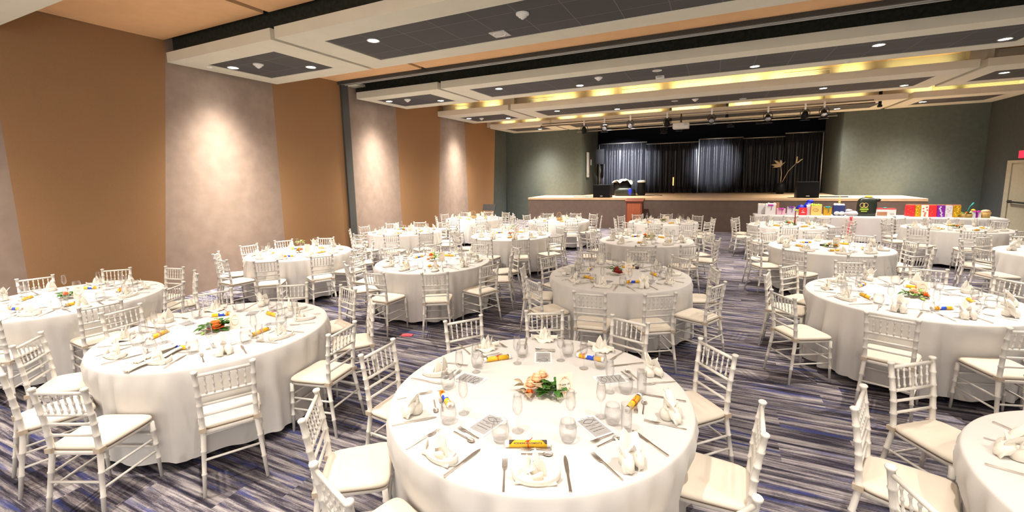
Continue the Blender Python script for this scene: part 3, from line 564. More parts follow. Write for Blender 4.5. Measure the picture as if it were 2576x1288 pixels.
# dried palm arrangement in front of the right drape
e = empty('dried_plant', (2.35, 20.4, 1.2)); MB().lathe([(.0005, 0), (.13, 0), (.17, .2), (.15, .42), (.14, .42), (.155, .2)], 16).obj('pot', 'blackplastic', e)
mb = MB(); mb.tube([(0, 0, .4, .02), (.02, 0, .8, .016), (-.02, 0, 1.1, .012)], 6); mb.tube([(.03, 0, .4, .014), (.25, 0, .9, .012), (.5, 0, 1.2, .01)], 6); mb.obj('stem', 'twig', e)
for k, (a, ln) in enumerate(((2.6, .42), (2.1, .5), (1.6, .42), (1.1, .35), (2.9, .3))):
    def fr(u, v, a=a, ln=ln):
        r_ = u*ln; return (-.02+cos(a)*r_+(v-.5)*.09*sin(pi*min(u+.05, 1))*sin(a), -.02+.01*cos(v*6), 1.08+sin(a)*r_-.35*u*u*ln+(v-.5)*.09*sin(pi*min(u+.05, 1))*abs(cos(a)))
    MB().sheet(fr, 8, 2, .006).obj('frond', 'twig', e)
for a in (.7, 1.5):
    MB().sheet(lambda u, v, a=a: (.5+cos(a)*.25*u+(v-.5)*.05, -.02, 1.18+sin(a)*.28*u), 6, 2, .006).obj('frond', 'twig', e)
tag(e, 'dried pale palm fronds in a black pot before the right drape', 'plant')
# framed panel on the curved left column
e = empty('wall_frame', (-5.3, 19.66, 2.0)); fm = MB()
for a, b in (((-.012, -.17, 0), (.012, .17, .09)), ((-.012, -.17, 1.03), (.012, .17, 1.12)), ((-.012, -.17, .09), (.012, -.08, 1.03)), ((-.012, .08, .09), (.012, .17, 1.03))): fm.box(a, b)
fm.obj('frame', 'whiteplastic', e); MB().box((-.008, -.08, .09), (.004, .08, 1.03)).obj('panel', 'greyplastic', e); MB().box((-.01, -.04, .12), (.007, .04, .16)).obj('label_strip', 'darkmetal', e)
tag(e, 'tall white framed panel on the column left of the stage', 'frame')
tag(MB().box((-.012, -.05, 0), (.012, .05, .26)).obj('wall_switch', 'whiteplastic', None, (-5.275, 20.1, 2.55)), 'small white switch plate beside the framed panel', 'switch')
# lectern
e = empty('lectern', (-2.69, 16.4, 0))
MB().hexa([(-.29, 0, 0), (.29, 0, 0), (.29, .42, 0), (-.29, .42, 0)], [(-.29, 0, 1.1), (.29, 0, 1.1), (.29, .42, 1.1), (-.29, .42, 1.1)]).obj('body', 'lectern_dark', e)
MB().box((-.24, -.012, .08), (.24, 0, 1.04)).obj('front_panel', 'lectern', e)
MB().poly([(-.13, .1), (.13, .1), (.06, .36), (.045, .36), (0, .46), (-.045, .36), (-.06, .36)], 0, .012).xf(Matrix.Translation((0, -.012, .2)) @ Matrix.Rotation(pi/2, 4, 'X')).obj('emblem', 'lectern_dark', e)
MB().hexa([(-.33, -.04, 1.1), (.33, -.04, 1.1), (.33, .46, 1.1), (-.33, .46, 1.1)], [(-.33, -.04, 1.13), (.33, -.04, 1.13), (.33, .46, 1.2), (-.33, .46, 1.2)]).obj('slanted_top', 'lectern_dark', e)
tag(e, 'red-brown wooden lectern standing before the stage front', 'lectern')
# exit sign and door in the right wall
dr = struct(MB().box((XR-.03, 15.75, 0), (XR, 17.62, 2.2)).obj('door_1', 'door'))
fr = MB(); fr.box((XR-.06, 17.62, 0), (XR, 17.84, 2.28)); fr.box((XR-.06, 15.55, 0), (XR, 15.75, 2.28)); fr.box((XR-.06, 15.75, 2.2), (XR, 17.62, 2.28)); fr.obj('door_frame', 'door', dr)
MB().rod((XR-.1, 15.9, 1.1), (XR-.1, 17.5, 1.1), .025).box((XR-.1, 17.46, 1.06), (XR-.03, 17.52, 1.14)).box((XR-.1, 15.88, 1.06), (XR-.03, 15.94, 1.14)).obj('push_bar', 'darkmetal', dr)
e = empty('exit_sign', (XR-.03, 17.15, 2.34)); MB().box((-.03, -.2, 0), (.03, .2, .2)).obj('light_panel', 'exit', e); tag(e, 'glowing red exit sign above the door at the right edge', 'sign')
e = empty('music_stand', (-8.2, 15.4, 0))
for a in (.4, 2.5, 4.6): MB().rod((0, 0, .35), (.25*cos(a), .25*sin(a), .01), .01).obj('leg', 'darkmetal', e)
MB().rod((0, 0, .34), (0, 0, .8), .012).obj('pole', 'darkmetal', e); MB().hexa([(-.28, -.03, .78), (.28, -.03, .78), (.28, 0, .78), (-.28, 0, .78)], [(-.28, .06, 1.02), (.28, .06, 1.02), (.28, .09, 1.02), (-.28, .09, 1.02)]).obj('desk', 'darkmetal', e)
tag(e, 'dark stand against the last tan wall panel behind the tables', 'stand')
# ------------------------------------------------------------------ names of the tables
ROWT = ['row four from the stage', 'row three from the stage', 'row two from the stage', 'row one before the stage']
def tname(t):
    x, y = TAB[t][1]; rw = min(range(4), key=lambda k: abs(y-(2.4, 5.85, 9.2, 12.7)[k])); cl = min(range(5), key=lambda k: abs(x-(-7.2, -4.2, -1.2, 1.85, 5.0)[k]))
    return rw, cl, '%s table from the tan wall, %s' % (ORD[cl], ROWT[rw])
HRS = ['twelve', 'one', 'two', 'three', 'four', 'five', 'six', 'seven', 'eight', 'nine', 'ten', 'eleven']
def clock(a):      # a in degrees, ccw from +x; twelve o'clock points at the stage
    h = ((90-a) % 360)/30; k = round(h*2) % 24
    return ("%s o'clock" % HRS[k//2]) if k % 2 == 0 else '%s-thirty' % HRS[k//2]
USED = {}
def uniq(lb):
    if lb not in USED: USED[lb] = 1; return lb
    for w in ('inner ', 'second ', 'third ', 'fourth ', 'fifth '):
        if w+lb not in USED: USED[w+lb] = 1; return w+lb
    return lb

# ------------------------------------------------------------------ chiavari chair
def trap(wf, wr, yf, yr, n=40, p=.28):
    out = []
    for k in range(n):
        a = 2*pi*k/n; c, s = cos(a), sin(a)
        u = abs(c)**p*(1 if c > 0 else -1); v = abs(s)**p*(1 if s > 0 else -1)
        y = (yf+yr)/2+v*(yf-yr)/2; w = wr+(wf-wr)*(y-yr)/(yf-yr); out.append((u*w, y))
    return out
def ringed(a, b, r0, r1, rings, bump=.0034):
    A, B = Vector(a), Vector(b); L = (B-A).length; ts = [(0, 0), (1, 0)]
    for q in rings: ts += [(q-.008/L, 0), (q-.004/L, 1), (q+.004/L, 1), (q+.008/L, 0)]
    ts.sort(); return [(*(A+(B-A)*t), r0+(r1-r0)*t+bump*k) for t, k in ts]
def rear_leg(s, n):
    pts = ringed((s*.188, -.245, 0), (s*.158, -.18, .44), .0115, .0175, (.35, .7))
    pts += ringed((s*.158, -.18, .445), (s*.161, -.195, .66), .0175, .0165, (.1, .5, .88))
    pts += ringed((s*.161, -.196, .665), (s*.168, -.225, .872), .0165, .0155, (.2, .6))
    pts += [(s*.168, -.2255, .874, .020), (s*.168, -.226, .884, .022), (s*.168, -.2265, .890, .016)]
    return MB().tube(pts, n)
def front_leg(s, n): return MB().tube(ringed((s*.197, .182, 0), (s*.186, .168, .43), .0105, .0165, (.35, .6, .85)), n)
def chair_proto(near):
    n = 10 if near else 6
    r = empty('chiavari_chair', (0, 0, -50))
    fr = MB(); o = trap(.198, .172, .188, -.195)
    fr.rings([[(x*q, y*q, z) for x, y in o] for z, q in ((.418, .96), (.424, 1), (.442, 1), (.448, .97))], True, True); fr.obj('seat_frame', 'chair', r)
    we = MB(); o = trap(.201, .174, .191, -.189); we.rings([[(x, y, z) for x, y in o] for z in (.444, .452)], True, True); we.obj('seat_gap_shade', 'gap_shade', r)  # thin dark strip standing in for the shadowed gap under the cushion
    cu = MB(); o = trap(.205, .178, .196, -.185)
    prof = ((.449, .965), (.455, 1.0), (.464, 1.004), (.473, .985), (.481, .93), (.487, .80), (.490, .5), (.491, .1))
    cu.rings([[(x*q, .01+(y-.01)*q, z) for x, y in o] for z, q in prof], True, True); c = cu.obj('seat_cushion', 'cushion', r)
    if near:
        for s in (-1, 1): MB().box((s*.160-.021, -.207, .438), (s*.160+.021, -.158, .468)).obj('tie_strap', 'strap', c)
    for s in (-1, 1):
        rear_leg(s, n).obj('leg', 'chair', r); front_leg(s, n).obj('leg', 'chair', r)
    def rail(z, y, x, rr): return MB().rod((-x, y, z), (x, y, z), rr, n)
    rails = [(.853, -.222, .167, .0115), (.700, -.2, .163, .0105), (.632, -.193, .161, .0095), (.555, -.188, .16, .0095)]
    sps = []
    for k in range(6):
        x = -.117+.0468*k; sps.append(ringed((x*.97, -.2, .70), (x, -.222, .853), .0058, .0058, (.18, .5, .82), .003))
    st = [((-.183, .17, .30), (-.166, -.205, .30)), ((.183, .17, .30), (.166, -.205, .30)), ((-.19, .175, .205), (-.174, -.217, .205)), ((.19, .175, .205), (.174, -.217, .205)),
          ((-.188, .17, .335), (.188, .17, .335)), ((-.19, .174, .24), (.19, .174, .24)), ((-.17, -.213, .25), (.17, -.213, .25))]
    if near:
        rail(*rails[0]).obj('top_rail', 'chair', r)
        for q in rails[1:]: rail(*q).obj('cross_rail', 'chair', r)
        for p in sps: MB().tube(p, 6).obj('spindle', 'chair', r)
        for a, b in st: MB().rod(a, b, .0085, 8).obj('stretcher', 'chair', r)
    else:
        mb = MB()
        for q in rails: mb.rod((-q[2], q[1], q[0]), (q[2], q[1], q[0]), q[3], n)
        for p in sps: mb.tube([p[0], p[len(p)//2], p[-1]], 5)
        mb.obj('backrest', 'chair', r)
        for a, b in st: MB().rod(a, b, .0085, 5).obj('stretcher', 'chair', r)
    return r
CH_N, CH_F = chair_proto(True), chair_proto(False)
used_first = {True: False, False: False}
SPECIAL = {}
def place_chair(t, a, r, face):
    cx, cy = TAB[t][1]; x, y = cx+r*cos(radians(a)), cy+r*sin(radians(a)); fr = radians(face)
    ox, oy = x+.225*cos(fr), y+.225*sin(fr)
    if not any(inview(ox+dx, oy+dy, z, 10) for dx in (-.2, .2) for dy in (-.2, .2) for z in (.3, .89)): return
    near = TAB[t][1][1] < 7.6; src = CH_N if near else CH_F
    if not used_first[near]: c = src; c.location = (ox, oy, 0); c.rotation_euler.z = fr-pi/2; used_first[near] = True
    else: c = dup(src, (ox, oy, 0), fr-pi/2)
    tag(c, uniq('white spindle-back chair at %s, %s' % (clock(a), short(t))), 'chair', 'white chairs round the banquet tables')

# ------------------------------------------------------------------ tables and their cloths
TZ = .765
def table(t):
    _, (cx, cy), chairs = TAB[t]; rd = random.Random(t); rw, cl, nm = tname(t)
    e = empty('round_table', (cx, cy, 0))
    MB().lathe([(.0005, .725), (.89, .725), (.895, .74), (.89, .755), (.0005, .755)], 40).obj('tabletop', 'tabletop', e)
    for k in range(4):
        a = pi/4+k*pi/2; MB().rod((.5*cos(a), .5*sin(a), .725), (.56*cos(a), .56*sin(a), 0), .018, 8).obj('leg', 'darkmetal', e)
    tag(e, uniq('round banquet table under white cloth, %s' % short(t)), 'table', 'round banquet tables')
    n = 216; near = cy < 7.6; n = n if near else 132
    nf = 2*rd.randint(14, 17); ph = rd.uniform(0, 6.28); ph2 = rd.uniform(0, 6.28)
    dents = [(radians(a), r) for a, r, f in chairs]
    zs = [.752, .735, .70, .64, .56, .48, .40, .30, .20, .12, .07]
    rings = [[(.3*cos(2*pi*j/n), .3*sin(2*pi*j/n), TZ) for j in range(n)], [(.86*cos(2*pi*j/n), .86*sin(2*pi*j/n), TZ) for j in range(n)], *[[(r_*cos(2*pi*j/n), r_*sin(2*pi*j/n), z_) for j in range(n)] for r_, z_ in ((.905, TZ), (.914, TZ-.0015), (.9195, TZ-.005))]]
    for z in zs:
        q = (TZ-z)/.70; row = []
        for j in range(n):
            a = 2*pi*j/n
            w = .65*abs(sin(nf*a*.5+ph+1.5*sin(3*a+ph2)))**.75+.35*abs(sin((nf+6)*.5*a+ph2+1.3*sin(4*a+ph)))**.8-.45
            r = .9215+.004*min(1, q*12)+.05*q**.9+w*.125*min(1, q*1.9)**.9*min(1, q*9)
            dd = 0
            for da, dr in dents:
                d = abs((a-da+pi) % (2*pi)-pi)*.9
                lim = max(dr-.225-.20-.008, .875)
                if lim < r:
                    g = max(0, 1-max(0, d-.20)/.16); zz = 1 if z < .5 else max(0, 1-(z-.5)/.2)
                    if z < .40: zz = max(.55, zz*.9)
                    r = r+(min(r, lim)-r)*g*g*(3-2*g)*zz
            row.append((r*cos(a), r*sin(a), z+.012*sin(nf//2*a+ph2)*q if z < .1 else z))
        rings.append(row)
    mb = MB(); mb.rings(rings, False, True)
    mb.f.append(tuple(reversed(range(n)))); mb.sm.append(True); mb.mi.append(0)
    c = mb.obj('tablecloth', 'cloth', None, (cx, cy, 0))
    tag(c, uniq('white floor-length cloth draped over the %s' % short(t)), 'tablecloth', 'white round tablecloths')

# ------------------------------------------------------------------ napkins
def petal(mb, base, w, h, az, lean, curl=.0, tip=.0, m='napkin'):
    ca, sa = cos(az), sin(az)
    def fn(u, v):
        ww = w*(sin(pi*min(1, .42+u*.58))**.8)*(1-.15*u); x = (v-.5)*ww; y = lean*u*h+curl*u*u*h+.35*ww*abs(v-.5)**2*4*.28; z = h*u-tip*u*u*u*h
        return (base[0]+x*ca-y*sa, base[1]+x*sa+y*ca, base[2]+z)
    mb.sheet(fn, 6, 4, .004, m)
def hull(mb, lx, ly, h0, h1, th=.006):      # crescent band standing on the table, ends curling up
    mb.sheet(lambda u, v: (lx*sin((u-.5)*pi), -ly*cos((u-.5)*pi)*(1+.12*v)+.01, (h0+h1*abs(u-.5)**2*4)*v+.002+.012*(abs(u-.5)*2)**3), 14, 3, th)
def napkin_mesh(kind):
    mb = MB()
    if kind == 'bird':      # low curved boat with a plume of upright folds
        hull(mb, .108, .06, .028, .018, .007)
        mb.sheet(lambda u, v: ((u-.5)*.19*(1-.5*v), -.045+.10*v, .006+.012*sin(v*pi)+.008*sin(u*7)), 8, 4, .010)
        petal(mb, (0, .0, .012), .06, .125, .15, .10, .12); petal(mb, (.022, .004, .012), .052, .095, -.55, .15, -.2); petal(mb, (-.026, .002, .012), .05, .10, .75, .15, .1); petal(mb, (.0, .022, .012), .055, .075, 2.6, .1, .2)
        mb.sheet(lambda u, v: (-.075+.07*u, .0+.045*v-.02*u, .012+.05*u*(1-v*.6)), 5, 4, .006)
        mb.sheet(lambda u, v: (.03*cos(pi*u), -.012-.018*sin(pi*u), .012+.032*v*(1+.3*sin(u*6))), 8, 2, .006)
    elif kind == 'ears':    # gathered body, two lobes to the front and three leaves flaring at the top
        for s in (-1, 1):
            mb.tube([(s*.018, .002, .082, .018), (s*.024, -.012, .066, .027), (s*.03, -.03, .042, .031), (s*.031, -.046, .022, .022), (s*.028, -.058, .010, .009)], 10)
            mb.sheet(lambda u, v, s=s: (s*(.012+.05*u), -.04+.02*u-.016*(1-v), .004+.075*v*(1-.55*u)), 5, 4, .005)
        mb.tube([(0, .02, .006, .034), (0, .018, .04, .036), (0, .006, .08, .022)], 12)
        mb.sheet(lambda u, v: ((.036+.004*sin(v*pi))*cos(2*pi*u), .004+(.028+.004*sin(v*pi))*sin(2*pi*u), .066+.020*v), 16, 2, .006)
        petal(mb, (0, .01, .07), .085, .105, 0, .18, .12); petal(mb, (-.022, -.004, .07), .075, .085, 1.0, .35, .3); petal(mb, (.022, -.004, .07), .075, .08, -1.0, .35, .3); petal(mb, (0, -.012, .072), .05, .055, 3.0, .3, .2)
    else:                   # oval bowl with a high leaf at the back
        mb.sheet(lambda u, v: ((.052+.008*v)*cos(2*pi*u), -.01+(.085+.012*v)*sin(2*pi*u), .003+(.034+.012*sin(2*pi*u))*v), 24, 3, .007)
        mb.sheet(lambda u, v: ((u-.5)*.085, -.085+.15*v, .012+.008*sin(u*pi)), 6, 6, .010)
        petal(mb, (0, .062, .02), .085, .13, 0, .12, -.1); petal(mb, (.016, .03, .02), .07, .10, -.4, .1, -.15); petal(mb, (-.018, .02, .02), .06, .075, .5, .1, -.1); petal(mb, (0, -.02, .015), .05, .05, .2, .2, .2)
    return mb.mesh(kind+'_napkin', 'napkin')
NAPM = {k: napkin_mesh(k) for k in ('bird', 'ears', 'boat')}
NWORD = {'bird': 'flat ivory napkin with upright peak', 'ears': 'upright ivory napkin with ears', 'boat': 'boat-folded ivory napkin'}
def inst(name, me, loc, rz=0.):
    o = bpy.data.objects.new(name, me); COL.objects.link(o); o.location = loc; o.rotation_euler.z = rz; return o
def napkin(t, kind, x, y, rz, a):
    o = inst('folded_napkin', NAPM[kind], (x, y, TZ), rz); tag(o, uniq("%s at %s, %s" % (NWORD[kind], clock(a), short(t))), 'napkin', 'folded napkins on the round tables')
def short(t):
    rw, cl, _ = tname(t); return '%s table, %s' % (ORD[cl], ['row four from stage', 'row three from stage', 'row two from stage', 'row one by stage'][rw])

# ------------------------------------------------------------------ glasses
def lathe_mesh(name, prof, n=22): mb = MB(); mb.lathe(prof, n); return mb.mesh(name, 'glass')
TUMB = lathe_mesh('tumbler', [(.0005, .004), (.026, .004), (.030, .001), (.034, .003), (.041, .02), (.0455, .045), (.0445, .075), (.038, .108), (.0372, .1085), (.0435, .075), (.0445, .045), (.040, .022), (.030, .012), (.0005, .012)])
FLUT = lathe_mesh('flute', [(.0005, .002), (.031, .002), (.032, .004), (.01, .009), (.0045, .018), (.0038, .06), (.0045, .085), (.012, .096), (.0245, .118), (.0275, .14), (.0245, .18), (.0205, .212), (.0198, .2125), (.0238, .18), (.0266, .14), (.0236, .119), (.011, .100), (.0005, .096)])
HIGH = lathe_mesh('highball', [(.0005, .003), (.026, .003), (.028, .006), (.0285, .03), (.030, .15), (.0293, .1505), (.0277, .03), (.026, .018), (.0005, .018)])
def glass(t, me, x, y, a, what, name):
    tag(inst(name, me, (x, y, TZ)), uniq('%s at %s, %s' % (what, clock(a), short(t))), 'glass', 'clear glasses on the round tables')

# ------------------------------------------------------------------ cutlery, lying along +y, handle end at y=0
def bar(mb, pts):  # (y, halfwidth, z, thickness)
    rg = []
    for y, w, z, th in pts: rg.append([(-w, y, z), (w, y, z), (w, y, z+th), (-w, y, z+th)])
    mb.rings(rg, True, False)
def fork_mesh(L):
    mb = MB(); k = L/.22
    bar(mb, [(0, .005, .001, .003), (.04*k, .0042, .002, .003), (.11*k, .0028, .007, .003), (.135*k, .003, .008, .003), (.15*k, .010, .005, .002), (.165*k, .012, .003, .002)])
    for i in range(4):
        x = -.0102+.0068*i; q = MB(); bar(q, [(.164*k, .0017, .003, .002), (.19*k, .0016, .003, .002), (.22*k, .0009, .007, .0015)]); mb.add([(p[0]+x, p[1], p[2]) for p in q.v], q.f)
    return mb.mesh('fork', 'steel')
def knife_mesh():
    mb = MB(); bar(mb, [(0, .006, .001, .006), (.05, .0055, .001, .006), (.115, .005, .001, .005), (.13, .0085, .003, .0015), (.2, .010, .003, .0015), (.235, .007, .003, .001), (.25, .001, .003, .001)]); return mb.mesh('knife', 'steel')
def spoon_mesh():
    mb = MB(); bar(mb, [(0, .0045, .001, .003), (.04, .0035, .002, .003), (.095, .0025, .006, .003), (.11, .004, .005, .002)])
    rg = []
    for k in range(5):
        t = k/4; q = cos(t*pi/2); rg.append([(.0165*q*cos(2*pi*j/12)+0, .132+.025*q*sin(2*pi*j/12), .009-.007*sin(t*pi/2)) for j in range(12)])
    mb.rings(rg, False, True); return mb.mesh('spoon', 'steel')
FORK, DFORK, KNIFE, SPOON = fork_mesh(.22), fork_mesh(.155), knife_mesh(), spoon_mesh()
def cutlery(t, me, x, y, rz, a, what, name):
    tag(inst(name, me, (x, y, TZ), rz), uniq('%s at %s, %s' % (what, clock(a), short(t))), 'cutlery', 'steel cutlery on the round tables')

# ------------------------------------------------------------------ scrolls and programmes
def scroll_proto(kind):
    L = .23 if kind == 'text' else .21; r = .017
    e = empty('rolled_scroll', (0, 0, -50)); X = Matrix.Rotation(pi/2, 4, 'Y')
    def cyl(x0, x1, rr, m, n=18):
        mb = MB(); mb.rings([[(x, rr*cos(2*pi*j/n), r+rr*sin(2*pi*j/n)) for j in range(n)] for x in (x0, x1)], True, True, m); return mb
    h = L/2
    for x0, x1 in ((-h, -h+.02), (h-.02, h)): cyl(x0, x1, r, None).obj('paper_end', 'paper', e)
    cyl(-h-.0005, h+.0005, r*.55, None).obj('paper_core', 'twig', e)
    cyl(-h+.02, h-.02, r, None).obj('sleeve', 'yellow', e)
    if kind in ('text', 'plain'):
        for s in (-1, 1):
            w = .03 if kind == 'text' else .012
            mb = MB(); x0 = s*(h-.02)
            mb.sheet(lambda u, v, x0=x0, s=s, w=w: (x0-s*w*u*(.25+.75*v), -r*1.03*cos(pi*.15+v*pi*.5), r+r*1.03*sin(pi*.15+v*pi*.5)), 2, 8, .0008); mb.obj('dark_band', 'navy', e)
    else:
        q = cyl(-.03, .03, r*1.02, None); q.obj('printed_band', 'blue', e)
        MB().sheet(lambda u, v: (-.02+.04*u, -r*1.06*cos(pi*.3+v*pi*.45+.3*sin(u*pi)), r+r*1.06*sin(pi*.3+v*pi*.45+.3*sin(u*pi))), 5, 6, .0008).obj('white_mark', 'lightblue', e)
        MB().sheet(lambda u, v: (-.034+.012*u, -r*1.05*cos(v*pi), r+r*1.05*sin(v*pi)), 1, 8, .0008).obj('white_edge', 'paper', e)
    rb = MB(); n = 18
    rx = .0 if kind != 'blue' else -.05
    rb.rings([[(x+rx, r*1.06*cos(2*pi*j/n), r+r*1.06*sin(2*pi*j/n)) for j in range(n)] for x in (-.003, .003)], False, True)
    rb.tube([(rx, -.004, 2*r+.001, .002), (rx+.012, -.012, 2*r+.012, .002), (rx+.022, -.006, 2*r+.02, .0015)], 5).tube([(rx, -.004, 2*r+.001, .002), (rx-.012, -.016, 2*r+.006, .002), (rx-.02, -.03, 2*r+.004, .0015)], 5)
    rb.blob((rx, -.004, 2*r+.002), (.005, .005, .004), 8, 5); rb.obj('ribbon', 'red', e)
    if kind == 'text':
        for i, ch in enumerate('ACKNOWLEDGEMENTS'):
            x = -.068+.009*i
            text_mesh(ch, .0125, e, 'ink', Matrix.Translation((x, -r*.78, r+r*.66)) @ Matrix.Rotation(radians(48), 4, 'X'), bold=.0003)
    return e
SCR = {k: scroll_proto(k) for k in ('text', 'plain', 'blue')}; SCR_USED = set()
SWORD = {'text': 'printed yellow scroll tied in red', 'plain': 'plain yellow scroll tied in red', 'blue': 'yellow scroll with blue band'}
def scroll(t, kind, x, y, rz, a):
    if kind not in SCR_USED: e = SCR[kind]; e.location = (x, y, TZ); e.rotation_euler.z = rz; SCR_USED.add(kind)
    else: e = dup(SCR[kind], (x, y, TZ), rz)
    tag(e, uniq('%s at %s, %s' % (SWORD[kind], clock(a), short(t))), 'scroll', 'yellow scrolls on the round tables')
def prog_proto(full):
    e = empty('programme_card', (0, 0, -50)); w, h = .13, .205
    MB().box((-w/2, -h/2, .001), (w/2, h/2, .003)).obj('card', 'paper', e)
    MB().box((-w/2+.012, -h/2+.016, .003), (w/2-.012, h/2-.022, .0034)).obj('printed_panel', 'print', e)
    fish = MB(); up = []; dn = []
    for k in range(17):
        u = k/16; x = -.036+.078*u; y = .018*sin(pi*min(1, u/.86)) if u < .86 else -.018*sin(pi*(u-.86)/.86); up.append((x, .048+y, .0042, .0011)); dn.append((x, .048-y, .0042, .0011))
    fish.tube(up, 5).tube(dn, 5); fish.obj('fish_emblem', 'ink', e)
    if full:
        for tx, sz, yy, c in (('SSVP', .031, .081, 'greyink'), ('THE SOCIETY OF ST VINCENT', .0066, .014, 'ink'), ('DE PAUL', .0066, .004, 'ink'), ('ANNUAL GALA DINNER', .0074, -.018, 'ink'), ('23RD SEPTEMBER 2023', .0074, -.042, 'ink')):
            text_mesh(tx, sz, e, c, Matrix.Translation((0, yy, .0037)))
        MB().box((-.03, -.0692, .0034), (.03, -.0668, .0038)).box((-.022, .0466, .0034), (.018, .0482, .0038)).obj('printed_rule', 'greyink', e)
    else:
        text_mesh('SSVP', .031, e, 'greyink', Matrix.Translation((0, .081, .0037)))
        mb = MB(); [mb.box((-.04, yy-.0015, .0034), (.04, yy+.0015, .0038)) for yy in (.012, -.014, -.04, -.066)]; mb.obj('printed_rule', 'greyink', e)
    return e
PRG = {True: prog_proto(True), False: prog_proto(False)}; PRG_USED = set()
def programme(t, x, y, rz, a, full=False):
    if full not in PRG_USED: e = PRG[full]; e.location = (x, y, TZ); e.rotation_euler.z = rz; PRG_USED.add(full)
    else: e = dup(PRG[full], (x, y, TZ), rz)
    tag(e, uniq('grey programme card at %s, %s' % (clock(a), short(t))), 'card', 'programme cards on the round tables')

# ------------------------------------------------------------------ flowers and table cards
def rose(e, c, r, m, rd, name='bloom'):
    mb = MB(); mb.blob((c[0], c[1], c[2]), (r*.62, r*.62, r*.6), 10, 6)
    for ring, (k, q, lean) in enumerate(((4, .55, .25), (5, .8, .5), (6, 1.0, .8))):
        for i in range(k):
            a = 2*pi*i/k+ring*.6+rd.uniform(-.15, .15)
            def fn(u, v, a=a, q=q, lean=lean):
                aa = a+(v-.5)*1.5; rr = r*q*(.45+.55*u**.7)+r*lean*.25*u*u; return (c[0]+rr*cos(aa), c[1]+rr*sin(aa), c[2]-r*.5+r*(1.2-.35*ring)*u-r*.18*lean*u*u*2+.1*r*cos((v-.5)*pi)*u)
            mb.sheet(fn, 4, 4, .0012)
    mb.obj(name, m, e)
def leaves(e, n, spread, m, rd, z0=.01, size=.05, name='foliage', cen=(0, 0)):
    mb = MB()
    for i in range(n):
        a = rd.uniform(0, 6.28); d = rd.uniform(.2, 1)*spread; bx, by = cen[0]+.3*d*cos(a), cen[1]+.3*d*sin(a); L = size*rd.uniform(.7, 1.35); az = a+rd.uniform(-.6, .6); el = rd.uniform(-.1, .9); z = z0+rd.uniform(0, .05)
        def fn(u, v, bx=bx, by=by, L=L, az=az, el=el, z=z, d=d, a=a):
            w = L*.27*sin(pi*min(1, u*.93+.07))*(v-.5)*2; r = L*u; q = (bx+.7*d*cos(a)*.6, by+.7*d*sin(a)*.6)
            return (q[0]+r*cos(az)*cos(el)-w*sin(az), q[1]+r*sin(az)*cos(el)+w*cos(az), max(.003, z+r*sin(el)-L*.5*u*u*.6+abs(w)*.35))
        mb.sheet(fn, 5, 2, .0008)
    mb.obj(name, m, e)
